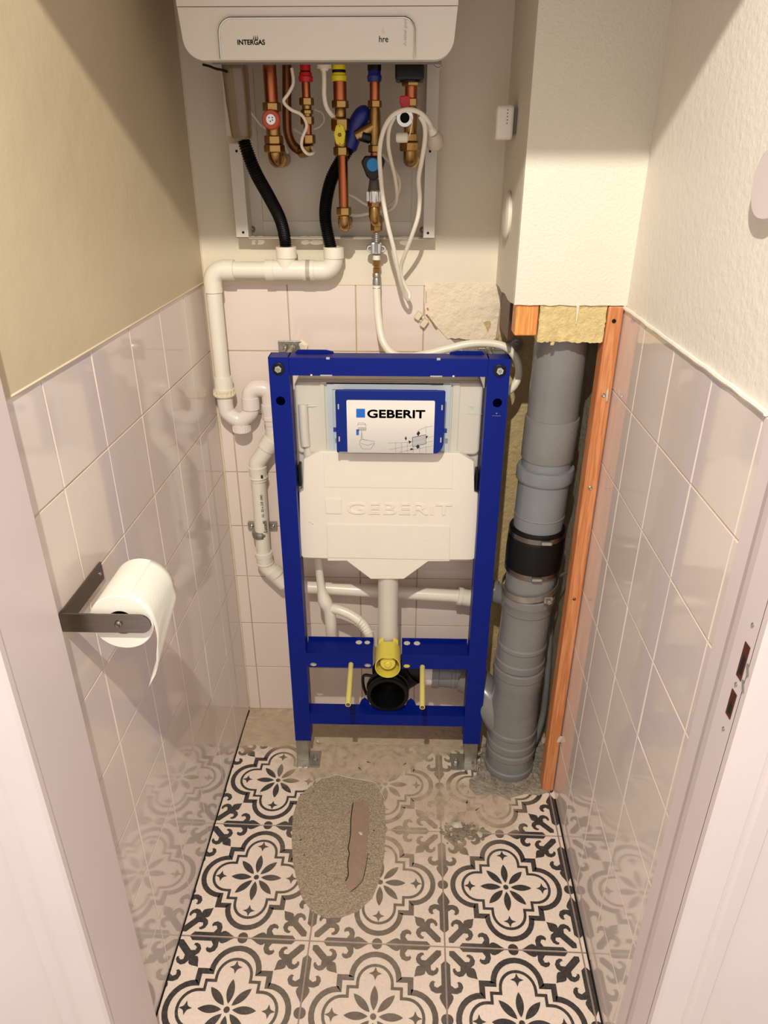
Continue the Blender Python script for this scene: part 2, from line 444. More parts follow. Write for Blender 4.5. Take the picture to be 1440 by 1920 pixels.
# left wall
bm = bmesh.new()
prism(bm, [(xl(0.1)-G, 0.1, -0.05), (xl(-0.98)-G, -0.98, -0.05), (xl(-0.98)-0.12, -0.98, -0.05), (xl(0.1)-0.12, 0.1, -0.05)], (0, 0, ZT+0.05))
wl = struct('wall_left', bm, m_grout)
bm = bmesh.new()
prism(bm, [(xl(0.1)+0.0015, 0.1, ZT), (xl(-0.98)+0.0015, -0.98, ZT), (xl(-0.98)-0.12, -0.98, ZT), (xl(0.1)-0.12, 0.1, ZT)], (0, 0, 2.5-ZT))
struct('wall_left_upper', bm, m_paint_left, bevel=0.001)
nl = Vector((1, -KL, 0)).normalized()
bm = tiles(bmesh.new(), lambda s, z: (xl(s), s, z), nl, [-0.93, -0.9045, -0.7545, -0.6045, -0.4545, -0.3045, -0.1545, -0.0045], ZL, rnd)
part('tiles', bm, m_tile_l, wl)
# right wall
bm = bmesh.new()
prism(bm, [(xr(-0.268)+G, -0.268, -0.05), (xr(-0.98)+G, -0.98, -0.05), (xr(-0.98)+0.12, -0.98, -0.05), (xr(-0.268)+0.12, -0.268, -0.05)], (0, 0, ZT+0.05))
wr = struct('wall_right', bm, m_grout)
bm = bmesh.new()
prism(bm, [(xr(0.1)+0.002, 0.1, ZT), (xr(-0.98)+0.002, -0.98, ZT), (xr(-0.98)+0.12, -0.98, ZT), (xr(0.1)+0.12, 0.1, ZT)], (0, 0, 2.5-ZT))
struct('wall_right_upper', bm, m_paint_right)
nr = Vector((-1, KR, 0)).normalized()
bm = tiles(bmesh.new(), lambda s, z: (xr(s), s, z), nr, [-0.881, -0.8657, -0.7157, -0.5657, -0.4157, -0.2700], ZL, rnd)
part('tiles', bm, m_tile_l, wr)
bm = bmesh.new(); box(bm, xr(-0.268)+0.012, 0.92, -0.268, 0.1, -0.05, ZT); struct('wall_right_pocket', bm, m_cement)
# caulk bead above the right wall tiles
pts = [(xr(y)-0.001+random.uniform(-.0004, .0004), y, ZT+0.003+random.uniform(-.001, .001)) for y in [-0.272-0.03*i for i in range(21)]]
o = part('caulk_bead', tube(bmesh.new(), spline(pts, 3), 0.0036, 8), m_paint_right, wr, smooth=True)
pts = [(xl(y)+0.0005, y, ZT+0.0005) for y in [-0.01-0.03*i for i in range(30)]]
o = part('caulk_bead', tube(bmesh.new(), spline(pts, 3), 0.0022, 6), m_grout, wl, smooth=True)
pts = [(xl(0)+0.001, -0.002, 0.01+z*0.1) for z in range(25)]
part('corner_caulk', tube(bmesh.new(), pts, 0.003, 6), m_grout, wl, smooth=True)
# ceiling
bm = bmesh.new(); box(bm, -0.3, 1.05, -0.99, 0.1, 2.42, 2.5); struct('ceiling', bm, m_paint_back)

# floor: printed tiles
FX, FY, FA, FP = 0.2078, -0.6886, -0.0175, 0.2793
ca, sa = math.cos(FA), math.sin(FA)
def fl(i, j, u, v, z=0.0):     # tile (i, j), tile coordinates u, v in -1..1
    a = (i+0.5+u/2)*FP; b = (j+0.5+v/2)*FP
    return (FX+a*ca-b*sa, FY+a*sa+b*ca, z)
bm = bmesh.new(); box(bm, -0.3, 1.05, -1.6, 0.1, -0.08, -0.0012); floor = struct('floor', bm, m_joint)
bm = bmesh.new()
gp = 0.012
for i in range(-2, 4):
    for j in range(-3, 3):
        e = 1-gp
        q = [fl(i, j, -e, -e), fl(i, j, e, -e), fl(i, j, e, e), fl(i, j, -e, e)]
        c_ = [bm.verts.new(p) for p in q]; d_ = [bm.verts.new((p[0], p[1], -0.0015)) for p in q]
        bm.faces.new(c_)
        for k in range(4): bm.faces.new((c_[k], d_[k], d_[(k+1) % 4], c_[(k+1) % 4]))
part('tile_bodies', bm, m_floor, floor)
def arc(cx_, cy_, r, a0, a1, n=10):
    return [(cx_+r*math.cos(a0+(a1-a0)*i/n), cy_+r*math.sin(a0+(a1-a0)*i/n)) for i in range(n+1)]
def quatrefoil(rad, cc, st, w):
    """closed ribbon following four lobes joined by square steps"""
    seq = []
    for k in range(4):
        a = k*PI/2; c_, s_ = math.cos(a), math.sin(a)
        loc = arc(cc, 0, rad, -PI/2, PI/2, 14)          # right lobe, from below to above
        loc += [(st, rad), (st, st), (rad, st)]
        seq += [(x*c_-y*s_, x*s_+y*c_) for x, y in loc]
    out, inn = [], []
    n = len(seq)
    for i in range(n):
        p = Vector(seq[i]); a = Vector(seq[i-1]); b = Vector(seq[(i+1) % n])
        d1 = (p-a); d2 = (b-p)
        if d1.length < 1e-6: d1 = d2
        if d2.length < 1e-6: d2 = d1
        d1 = d1.normalized(); d2 = d2.normalized()
        n1 = Vector((d1.y, -d1.x)); n2 = Vector((d2.y, -d2.x)); m_ = (n1+n2)
        m_ = m_/max(m_.length_squared/2, 0.35)
        out.append(p+m_*w/2); inn.append(p-m_*w/2)
    return out, inn
RIB = [quatrefoil(0.335, 0.508, 0.50, 0.080), quatrefoil(0.245, 0.44, 0.375, 0.042)]
def petal(ang, r0, r1, w):
    n = 9; out = []
    for s in (1, -1):
        rng = range(n+1) if s == 1 else range(n-1, 0, -1)
        for i in rng:
            t_ = i/n; out.append((r0+(r1-r0)*t_, s*w*math.sin(PI*t_)**0.8))
    c_, s_ = math.cos(ang), math.sin(ang)
    return [(x*c_-y*s_, x*s_+y*c_) for x, y in out]
def star(cx_, cy_, r):
    out = []
    for k in range(4):
        a = k*PI/2; out.append((cx_+r*math.cos(a), cy_+r*math.sin(a)))
        out.append((cx_+r*0.47*math.cos(a+PI/8+0.1), cy_+r*0.47*math.sin(a+PI/8+0.1)))
        out.append((cx_+r*0.47*math.cos(a+3*PI/8-0.1), cy_+r*0.47*math.sin(a+3*PI/8-0.1)))
    return out
def fleur_half(x0, sw, xs, tip, leaf, cr):
    """upper half of a fleur along +x: stem from x0, half width sw, curl at xs, leaf up to tip; cr = curl reach"""
    h = [(x0, 0), (x0+sw*0.9, sw), (xs-0.05, sw)]
    h += [(xs-0.01, sw+cr*0.35), (xs-0.03, sw+cr*0.62), (xs-0.075, sw+cr*0.62), (xs-0.085, sw+cr*0.50), (xs-0.105, sw+cr*0.72), (xs-0.08, sw+cr*0.95), (xs-0.03, sw+cr*1.05), (xs+0.035, sw+cr*0.88), (xs+0.065, sw+cr*0.5), (xs+0.06, sw*1.0)]
    q = tip-xs-0.06
    h += [(xs+0.06+q*0.14, leaf*0.95), (xs+0.06+q*0.30, leaf), (xs+0.06+q*0.55, leaf*0.72), (xs+0.06+q*0.78, leaf*0.30), (tip, 0.0)]
    return h
def add_flat(bm, i, j, poly, z=0.0003):
    vs_ = [bm.verts.new(fl(i, j, p[0], p[1], z)) for p in poly]
    try: bm.faces.new(vs_)
    except ValueError: pass
bm = bmesh.new()
H1 = fleur_half(0.20, 0.054, 0.585, 0.86, 0.084, 0.165)
H2 = fleur_half(0.07, 0.050, 0.385, 0.62, 0.074, 0.135)
for i in range(-2, 4):
    for j in range(-3, 2 + 1):
        for out, inn in RIB:
            n = len(out)
            vo = [bm.verts.new(fl(i, j, p[0], p[1], 0.0003)) for p in out]; vi = [bm.verts.new(fl(i, j, p[0], p[1], 0.0003)) for p in inn]
            for k in range(n): bm.faces.new((vo[k], vo[(k+1) % n], vi[(k+1) % n], vi[k]))
        for k in range(8): add_flat(bm, i, j, petal(k*PI/4, 0.075, 0.405, 0.054))
        add_flat(bm, i, j, circ(0, 0, 0.043, 12))
        for k in range(4): add_flat(bm, i, j, star(0.57*math.cos(k*PI/2), 0.57*math.sin(k*PI/2), 0.095))
        for k in range(4):                       # half dots on the edges
            a = k*PI/2; c_, s_ = math.cos(a), math.sin(a)
            add_flat(bm, i, j, [(x*c_-y*s_, x*s_+y*c_) for x, y in [(1-gp, -0.075)] + [(1-gp-0.072*math.sin(PI*t_/8), -0.075*math.cos(PI*t_/8)) for t_ in range(1, 8)] + [(1-gp, 0.075)]])
            # corner: two half arms along the edges and one diagonal
            def cor(p):        # corner frame: origin at corner, x towards the tile along the edge
                x, y = p; X_, Y_ = 1-gp-x, 1-gp-y
                return (X_*c_-Y_*s_, X_*s_+Y_*c_)
            add_flat(bm, i, j, [cor(p) for p in H1])
            add_flat(bm, i, j, [cor((p[1], p[0])) for p in H1])
            full = H2 + [(p[0], -p[1]) for p in reversed(H2[1:-1])]
            r_ = math.sqrt(0.5)
            add_flat(bm, i, j, [cor(((p[0]-p[1])*r_, (p[0]+p[1])*r_)) for p in full])
part('printed_pattern', bm, m_ink, floor)
# bottom strip of black sealant between floor and left wall
part('edge_gap', tube(bmesh.new(), [(xl(y)+0.001, y, 0.0) for y in (-0.01, -0.3, -0.6, -0.95)], 0.0022, 6), m_hole, floor)
part('edge_gap', tube(bmesh.new(), [(xr(y)-0.001, y, 0.0) for y in (-0.31, -0.6, -0.95)], 0.0026, 6), m_hole, floor)

# bared concrete where the old toilet stood
def rough_sheet(outline, z, amp, step=0.006, seed=0.0, edge=0.0):
    """a lumpy low slab filling an outline: grid points inside, height noise"""
    from mathutils.geometry import delaunay_2d_cdt
    pts = [Vector(p) for p in outline]; n = len(pts)
    x0 = min(p.x for p in pts); x1 = max(p.x for p in pts); y0 = min(p.y for p in pts); y1 = max(p.y for p in pts)
    def inside(q):
        c_ = False
        for i in range(n):
            a, b = pts[i], pts[(i+1) % n]
            if (a.y > q.y) != (b.y > q.y) and q.x < (b.x-a.x)*(q.y-a.y)/(b.y-a.y)+a.x: c_ = not c_
        return c_
    allp = list(pts)
    y = y0+step/2
    while y < y1:
        x = x0+step/2
        while x < x1:
            q = Vector((x+random.uniform(-.3, .3)*step, y+random.uniform(-.3, .3)*step))
            if inside(q): allp.append(q)
            x += step
        y += step
    vv, _, ff, *_ = delaunay_2d_cdt(allp, [], [list(range(n))], 1, 1e-5)
    bm = bmesh.new(); V_ = []
    for k, p in enumerate(vv):
        h = 0.0004 if k < n else z + amp*noise.noise(Vector((p.x*90, p.y*90, seed))) + amp*0.5*noise.noise(Vector((p.x*300, p.y*300, seed+9)))
        V_.append(bm.verts.new((p.x, p.y, max(h, 0.0006))))
    for f_ in ff:
        try: bm.faces.new([V_[a] for a in f_])
        except ValueError: pass
    return bm
outl = [(0.2315, -0.2487), (0.2781, -0.2546), (0.3234, -0.2746), (0.3478, -0.3101), (0.3557, -0.3561), (0.3586, -0.4185), (0.3566, -0.4914), (0.3484, -0.546), (0.3335, -0.5914), (0.3027, -0.623), (0.2694, -0.6371), (0.2354, -0.6392), (0.2053, -0.6256), (0.1808, -0.5955), (0.1619, -0.5509), (0.1469, -0.5039), (0.1363, -0.4469), (0.1292, -0.3781), (0.136, -0.3208), (0.1592, -0.2877), (0.1894, -0.2606)]
o = part('mortar_patch', rough_sheet(outl, 0.0016, 0.0009, 0.005), m_concrete, None, smooth=False)
patch = tag(o, 'oval patch of bare pitted mortar on the floor where the old toilet stood', 'mortar patch')
strip = [(0.2748, -0.3338), (0.2961, -0.3299), (0.3137, -0.3344), (0.3168, -0.3731), (0.3157, -0.4347), (0.314, -0.4784), (0.3148, -0.5201), (0.309, -0.547), (0.2969, -0.5656), (0.2846, -0.5762), (0.2756, -0.5662), (0.2709, -0.5507), (0.2769, -0.5346), (0.2736, -0.5047), (0.2755, -0.4794), (0.272, -0.4652), (0.2745, -0.4283), (0.2727, -0.3822)]
bm = prism(bmesh.new(), [(p[0], p[1], 0.0018) for p in strip], (0, 0, 0.0012))
part('screed_strip', bm, m_mortar, patch, bevel=0.0004, label='smooth reddish brown strip of old screed')
crk = [(0.275, -0.3364, 0.003), (0.2729, -0.3847, 0.003), (0.2748, -0.4307, 0.003), (0.2723, -0.4675, 0.003), (0.2757, -0.4817, 0.003), (0.2738, -0.507, 0.003), (0.2772, -0.5368, 0.003), (0.2723, -0.5528, 0.003)]
part('crack', tube(bmesh.new(), spline(crk, 4), 0.0011, 6), m_hole, patch)
crk = [(0.3191, -0.4806, 0.003), (0.3159, -0.5155, 0.003), (0.3103, -0.5492, 0.003), (0.2971, -0.5678, 0.003), (0.2848, -0.5784, 0.003)]
part('crack', tube(bmesh.new(), spline(crk, 4), 0.0006, 6), m_hole, patch)
rim = [(0.1661, -0.2876, 0.002), (0.1732, -0.2646, 0.002), (0.211, -0.2529, 0.002), (0.2215, -0.2454, 0.002), (0.2671, -0.2568, 0.002), (0.3232, -0.2677, 0.002), (0.3405, -0.2916, 0.002), (0.355, -0.3251, 0.002)]
part('torn_edge', tube(bmesh.new(), spline(rim, 4), 0.0012, 6), m_plasterchip, patch)
for (u_, v_) in [(0.1644, -0.4176), (0.1824, -0.4064), (0.158, -0.4478), (0.1707, -0.4879), (0.3028, -0.3814), (0.3303, -0.4162), (0.3046, -0.5338), (0.3235, -0.495), (0.1719, -0.3029), (0.2748, -0.5545)]:
    part('pit', lathe(bmesh.new(), (u_, v_, 0.0022), (0, 0, 1), [(0, random.uniform(.001, .002)), (0.0005, 0.0008)], 8), m_hole, patch)

# raw ground around the foot of the soil stack
outl = [(0.6191, -0.1305), (0.6588, -0.1033), (0.7807, -0.1), (0.8024, -0.206), (0.7768, -0.285), (0.7445, -0.2994), (0.7114, -0.2952), (0.6689, -0.3099), (0.623, -0.2993), (0.5861, -0.3037), (0.5704, -0.2802), (0.5727, -0.2521), (0.5965, -0.2335)]
o = part('broken_screed', rough_sheet(outl, 0.003, 0.004, 0.006, 4.0), m_cement, None)
tag(o, 'broken rough cement on the floor round the foot of the grey soil pipe', 'broken screed')
outl = [(-0.0726, -0.0341), (0.097, -0.0273), (0.6222, -0.0197), (0.6685, -0.0185), (0.6487, -0.1277), (0.5529, -0.1343), (0.3179, -0.1346), (0.1107, -0.1302), (0.0551, -0.1536), (-0.0203, -0.1437), (-0.0539, -0.1526)]
o = part('mortar_bed', rough_sheet(outl, 0.0012, 0.0012, 0.007, 7.0), M('dusty_mortar', (196, 175, 148), 0.92, var=0.15, vscale=30, bump=0.6, bscale=90), None)
tag(o, 'smeared band of dusty old mortar along the foot of the back wall', 'mortar bed')
def chunk(c, s, mat, bm=None, sq=(1, 1, 0.7)):
    bm = bm or bmesh.new()
    r = bmesh.ops.create_icosphere(bm, subdivisions=1, radius=s)
    an = random.uniform(0, 6.28)
    for v in r['verts']:
        k = random.uniform(0.65, 1.25); q = v.co*k
        x, y = q.x*sq[0], q.y*sq[1]
        v.co = Vector((x*math.cos(an)-y*math.sin(an)+c[0], x*math.sin(an)+y*math.cos(an)+c[1], max(q.z*sq[2]+c[2], 0.0005)))
    return bm
bm = bmesh.new()
heap = (0.5313, -0.4169)
for k in range(260):
    a = random.uniform(0, 6.28); r = abs(random.gauss(0, 0.5))
    chunk((heap[0]+0.005+0.046*r*math.cos(a), heap[1]+0.032*r*math.sin(a), 0.006*max(0, 1-r)), random.uniform(.0012, .0062), None, bm)
o = part('rubble_heap', bm, m_rubble, None); tag(o, 'small heap of grey crumbled grout on the patterned floor', 'rubble', kind='stuff')
bm = bmesh.new()
for k in range(240):
    a = random.uniform(0, 6.28); r = random.uniform(0.066, 0.092)
    p = (0.68+r*math.cos(a)*1.05, -0.20+r*math.sin(a), 0.004)
    if p[1] < -0.31: continue
    chunk(p, random.uniform(.0012, .0045), None, bm)
for k in range(160):
    chunk((random.uniform(0.56, 0.74), random.uniform(-0.30, -0.10), 0.002), random.uniform(.0007, .002), None, bm)
for k in range(120):
    chunk((random.uniform(0.0, 0.74), random.uniform(-0.36, -0.03), 0.0006), random.uniform(.0005, .0014), None, bm)
o = part('rubble_crumbs', bm, m_rubble, None); tag(o, 'loose cement crumbs scattered round the foot of the grey soil pipe', 'rubble', kind='stuff')
for (x_, y_, s_, lb) in ((0.5324, -0.4001, 0.0105, 'pale flat plaster chip lying on top of the grey rubble heap'), (0.5831, -0.4231, 0.0085, 'yellowish plaster chip at the right end of the rubble heap'), (0.2988, -0.4276, 0.0045, 'small white plaster chip lying beside the brown strip in the mortar patch'), (0.1624, -0.1288, 0.007, 'thin white plaster flake just behind the left steel foot')):
    o = part('plaster_chip', chunk((x_, y_, 0.009 if s_ > 0.01 else 0.005), s_, None, None, (1.0, 1.5, 0.45)), m_plasterchip, None); tag(o, lb, 'plaster chip')

# ---------------------------------------------------------------- doorway
JL, JR, JF, JH = -0.045, 0.760, -1.0, 1.868
dr = emp('door_1', (0.36, -0.95, 0), kind='structure')
bm = bmesh.new(); box(bm, -0.30, JL-0.012, -0.99, -0.885, -0.05, 2.5); box(bm, JR+0.012, 1.05, -0.99, -0.90, -0.05, 2.5); box(bm, -0.30, 1.05, -0.99, -0.90, JH+0.02, 2.5)
struct('wall_front', bm, m_joinery)
part('jamb', B(-0.068, JL, -0.995, -0.872, 0, JH+0.02), m_joinery, dr, bevel=0.003)
bm = prism(bmesh.new(), [(0.7745, -0.905, 0), (0.762, -0.936, 0), (JR, -0.950, 0), (JR, -0.993, 0), (0.80, -0.993, 0), (0.80, -0.905, 0)], (0, 0, JH+0.02))
jr = part('jamb', bm, m_joinery, dr, bevel=0.002)
part('head', B(JL-0.01, JR+0.01, -0.995, -0.90, JH, JH+0.03), m_joinery, dr)
bm = bmesh.new()
for x0, x1 in ((-0.125, JL), (JR, 0.835)):
    s = 1 if x0 > 0 else -1
    e = x0 if s > 0 else x1
    pr = [(0, 0), (0, 0.010), (0.004, 0.014), (0.040, 0.014), (0.043, 0.010), (0.048, 0.010), (0.052, 0.013), (0.072, 0.010), (0.075, 0.0)]
    prism(bm, [(e+s*a, -0.990-b, 0) for a, b in pr], (0, 0, JH+0.06))
box(bm, -0.125, 0.835, -1.000, -0.990, JH, JH+0.07)
part('architrave', bm, m_joinery, dr)
part('wall_edge_trim', B(0.7725, 0.790, -0.906, -0.882, 0, 2.42), m_joinery, dr, bevel=0.001)
# lock strike mortices cut into the jamb
for (z0, z1, nm, lb) in ((0.940, 0.985, 'strike_hole', 'upper lock recess with dark scrape marks'), (0.885, 0.920, 'strike_hole', 'lower lock slot showing bare wood')):
    s_ = part(nm, B(JR-0.0008, JR+0.004, -0.984, -0.972, z0, z1), m_woodd, jr, label=lb)
    part('recess', B(JR-0.0012, JR+0.002, -0.982, -0.976, z0+0.006, z1-0.016), m_hole, s_)
for z in (1.01, 0.93, 0.865): screw_head((JR-0.0002, -0.977, z), (-1, 0, 0), 0.0024, m_galv, jr)
for (z, dz) in ((0.967, -0.012), (0.945, -0.012)):
    part('scrape_mark', cyl((JR-0.0006, -0.988, z), (JR-0.0006, -0.994, z+dz), 0.0014, 6), m_print_grey, jr)

# ---------------------------------------------------------------- pipe casing (upper part still in place)
cs = emp('pipe_casing', (0.69, -0.14, 1.21), 'cream painted boxed-in pipe casing in the right corner, cut off above the grey soil pipe', 'pipe casing')
bot = [tuple(p) for p in jag((0.585, 1.2135), (0.786, 1.2125), 22, 0.0012)]
bm = xzprism(bot + [(0.7875, 1.2125), (0.7865, 2.42), (0.585, 2.42)], -0.285, -0.275)
part('front_panel', bm, m_casing, cs)
sb = [(-0.275, 1.214), (-0.24, 1.2095), (-0.2, 1.2075), (-0.15, 1.211), (-0.1, 1.206), (-0.05, 1.209), (-0.002, 1.207), (-0.002, 2.42), (-0.275, 2.42)]
bm = prism(bmesh.new(), [(0.585, a, b) for a, b in sb], (0.010, 0, 0)); part('side_panel', bm, m_casing, cs)
bm = bmesh.new()
tube(bm, spline([(0.700, -0.283, 1.214), (0.7005, -0.2845, 1.195), (0.700, -0.285, 1.180)], 4), [0.0032, 0.0028, 0.0024, 0.002, 0.0018, 0.0016, 0.0014, 0.001, 0.0006], 6)
part('paint_drip', bm, m_patch, cs)

# timber and insulation inside the pocket
st = emp('timber_batten', (0.77, -0.275, 0), 'tall orange pine batten standing beside the grey soil pipe against the tiled wall', 'batten')
bm = bmesh.new(); box(bm, 0.7555, 0.7835, -0.284, -0.246, 0.0, 1.212); part('stud', bm, m_wood, st, bevel=0.003)
for (v_, m_, r_) in ((1.186, m_hole, 0.0038), (1.047, m_chrome, 0.004), (0.853, m_galv, 0.0042), (0.585, m_copper_dull, 0.0035)):
    screw_head((0.768, -0.2842, v_), (0, -1, 0), r_, m_, st)
part('plaster_blob', chunk((0.776, -0.284, 1.045), 0.010, None, None, (0.7, 0.35, 2.2)), m_plasterchip, st, label='lump of white plaster stuck to the batten')
part('plaster_blob', chunk((0.780, -0.282, 0.175), 0.009, None, None, (0.8, 0.5, 2.0)), m_plasterchip, st, label='small plaster lump low on the batten')
o = part('timber_block', B(0.590, 0.6315, -0.280, -0.238, 1.157, 1.2145), m_wood2, None, bevel=0.003)
tag(o, 'short sawn pine block fixed under the left corner of the pipe casing', 'timber block')
o = part('hardboard_strip', B(0.5975, 0.604, -0.15, -0.012, 1.118, 1.2065), m_woodd, None, bevel=0.001)
tag(o, 'dark brown hardboard strip behind the pine block under the casing', 'board')
bm = bmesh.new()
nx, nz = 26, 16
gv = [[None]*(nz+1) for _ in range(nx+1)]
for i in range(nx+1):
    for j in range(nz+1):
        x = 0.6335+(0.7535-0.6335)*i/nx; z = 1.146+(1.2145-1.146)*j/nz
        if j == 0: z += random.uniform(-.0015, .0018)
        if i in (0, nx): x += random.uniform(-.0008, .0008)
        gv[i][j] = (x, -0.281+0.0018*noise.noise(Vector((x*80, z*80, 1)))+random.uniform(-.0004, .0004), z)
F = [[bm.verts.new(p) for p in r] for r in gv]; K = [[bm.verts.new((p[0], p[1]+0.035, p[2])) for p in r] for r in gv]
for i in range(nx):
    for j in range(nz):
        bm.faces.new((F[i][j], F[i+1][j], F[i+1][j+1], F[i][j+1])); bm.faces.new((K[i][j], K[i][j+1], K[i+1][j+1], K[i+1][j]))
for i in range(nx):
    bm.faces.new((F[i][0], K[i][0], K[i+1][0], F[i+1][0])); bm.faces.new((F[i][nz], F[i+1][nz], K[i+1][nz], K[i][nz]))
for j in range(nz):
    bm.faces.new((F[0][j], F[0][j+1], K[0][j+1], K[0][j])); bm.faces.new((F[nx][j], K[nx][j], K[nx][j+1], F[nx][j+1]))
ins = part('insulation_slab', bm, m_wool, None); tag(ins, 'torn piece of yellow mineral wool hanging under the casing in front of the grey pipe', 'insulation')
part('tuft', chunk((0.662, -0.279, 1.143), 0.005, None, None, (1, .6, 1)), m_wool, ins)

# ---------------------------------------------------------------- soil stack
sk = emp('soil_pipe', (0.68, -0.20, 0), 'large grey plastic soil pipe rising from the floor in the right corner', 'soil pipe')
def ax(z): return Vector((0.680+0.0165*max(0, min(1, (z-0.35)/0.7)), -0.20, z))
def sec(name, prof, mat, parent=sk, n=48, label=None):
    bm = bmesh.new(); rings = []
    for z, r in prof:
        c_ = ax(z); rings.append([bm.verts.new((c_.x+r*math.cos(2*PI*i/n), c_.y+r*math.sin(2*PI*i/n), z)) for i in range(n)])
    for a, b in zip(rings, rings[1:]):
        for i in range(n): bm.faces.new((a[i], a[(i+1) % n], b[(i+1) % n], b[i]))
    bm.faces.new(rings[0][::-1]); bm.faces.new(rings[-1])
    return part(name, bm, mat, parent, smooth=True, label=label, angle=18)
sec('pipe', [(0.95, 0.0517), (1.30, 0.0517)], m_gpvc)
sec('coupler', [(0.885, 0.0535), (0.8895, 0.0548), (0.969, 0.0552), (0.975, 0.0545), (0.976, 0.0515)], m_gpvc)
sec('pipe', [(0.855, 0.0515), (0.890, 0.0515)], m_gpvc2)
sec('socket', [(0.722, 0.0535), (0.835, 0.0545), (0.837, 0.0592), (0.841, 0.0605), (0.861, 0.0605), (0.866, 0.0592), (0.867, 0.0515)], m_gpvc2)
sec('seam', [(0.752, 0.0544), (0.754, 0.0552), (0.756, 0.0544)], m_gpvc2)
rb = sec('rubber_coupling', [(0.612, 0.058), (0.614, 0.0610), (0.627, 0.0610), (0.632, 0.0625), (0.668, 0.0632), (0.700, 0.0622), (0.706, 0.0600), (0.722, 0.0600), (0.724, 0.0575)], m_black, label='black rubber coupling')
for z in (0.711, 0.620):
    hc = sec('hose_clamp', [(z-0.006, 0.0606), (z-0.0058, 0.0622), (z+0.0058, 0.0622), (z+0.006, 0.0606)], m_steel, rb)
    p = ax(z) + Vector((0.010 if z > .66 else 0.0, -0.0645, 0))
    part('clamp_screw', hexnut(p-Vector((0.011, 0, 0)), (1, 0, 0), 0, 0.022, 0.0052), m_galv, rb, bevel=0.0004)
sec('pipe', [(0.540, 0.0560), (0.616, 0.0565)], m_gpvc)
# upper branch fitting
sec('branch_fitting', [(0.345, 0.0575), (0.349, 0.0602), (0.365, 0.0602), (0.369, 0.0575), (0.40, 0.0572), (0.404, 0.0592), (0.412, 0.0592), (0.416, 0.0572), (0.505, 0.0572), (0.509, 0.0590), (0.527, 0.0592), (0.533, 0.0612), (0.549, 0.0612), (0.553, 0.0590), (0.554, 0.0560)], m_gpvc)
sec('socket', [(0.205, 0.0585), (0.285, 0.0592), (0.289, 0.0605), (0.318, 0.0606), (0.322, 0.0622), (0.340, 0.0622), (0.344, 0.060), (0.345, 0.056)], m_gpvc)
bt = sec('branch_fitting', [(0.088, 0.0600), (0.092, 0.0632), (0.110, 0.0632), (0.114, 0.0605), (0.135, 0.0605), (0.139, 0.0625), (0.147, 0.0625), (0.151, 0.0600), (0.212, 0.0588)], m_gpvc)
sec('socket', [(-0.02, 0.0615), (0.010, 0.0615), (0.012, 0.0640), (0.024, 0.0640), (0.028, 0.0608), (0.062, 0.0606), (0.066, 0.0635), (0.080, 0.0635), (0.084, 0.0605), (0.088, 0.060)], m_gpvc)
# waste branches leaving the stack to the left
p0 = ax(0.50)
bm = cyl(p0+Vector((-0.03, 0.05, 0.0)), (0.605, -0.120, 0.497), 0.0255, 24); lathe(bm, (0.626, -0.127, 0.498), (-1, 0.25, 0), [(0, 0.026), (0.001, 0.0285), (0.018, 0.0285), (0.019, 0.022)], 24)
part('side_branch', bm, m_gpvc, sk, smooth=True, label='small grey branch towards the white waste pipe')
bm = bmesh.new(); tube(bm, [(0.70, -0.20, 0.105), (0.665, -0.19, 0.145), (0.635, -0.175, 0.185), (0.60, -0.150, 0.213), (0.585, -0.130, 0.222), (0.56, -0.115, 0.226)], [0.053, 0.052, 0.050, 0.0465, 0.0445, 0.043], 32)
part('toilet_branch', bm, m_gpvc, sk, smooth=True, label='grey sloping branch towards the toilet drain')
# wall bracket of the stack
br = emp('pipe_bracket', (0.685, -0.20, 0.55), 'galvanised pipe ring clamped round the grey soil pipe below the black rubber coupling', 'pipe clamp')
ORG[br] = Vector((0.685, -0.20, 0.55))
n = 40; bm = bmesh.new(); r0 = []; r1 = []
pr = [(-0.0075, 0.0598), (-0.0075, 0.0622), (0.0075, 0.0622), (0.0075, 0.0598)]
c_ = ax(0.57); rings = []
for i in range(n):
    a = 2*PI*i/n; zz = 0.572+0.010*math.cos(a)+0.006*math.sin(a)
    rings.append([bm.verts.new((c_.x+(r+0.002)*math.cos(a), c_.y+(r+0.002)*math.sin(a), zz+dz)) for dz, r in pr])
for i in range(n):
    a, b = rings[i], rings[(i+1) % n]
    for k in range(4): bm.faces.new((a[k], a[(k+1) % 4], b[(k+1) % 4], b[k]))
part('ring', bm, m_galv, br, smooth=True)
part('ear', B(c_.x+0.022, c_.x+0.040, -0.268, -0.256, 0.560, 0.577), m_galv, br, bevel=0.001)
part('bolt', hexnut((c_.x+0.031, -0.270, 0.568), (0.2, -1, 0), 0, 0.007, 0.0055), m_galv, br, bevel=0.0004)
part('wall_rod', cyl((c_.x+0.058, -0.195, 0.582), (0.80, -0.170, 0.60), 0.0035, 8), m_galv, br)
# thin grey conduit behind the stack
o = part('conduit', T([(0.7572, -0.1, 0.4836), (0.7723, -0.1, 0.3375), (0.7749, -0.12, 0.1969), (0.773, -0.13, 0.1143), (0.7601, -0.15, 0.067), (0.7419, -0.17, 0.0289)], 0.0085, 14), m_gpvc, None, smooth=True)
tag(o, 'thin grey conduit curving down behind the right side of the soil pipe', 'conduit')

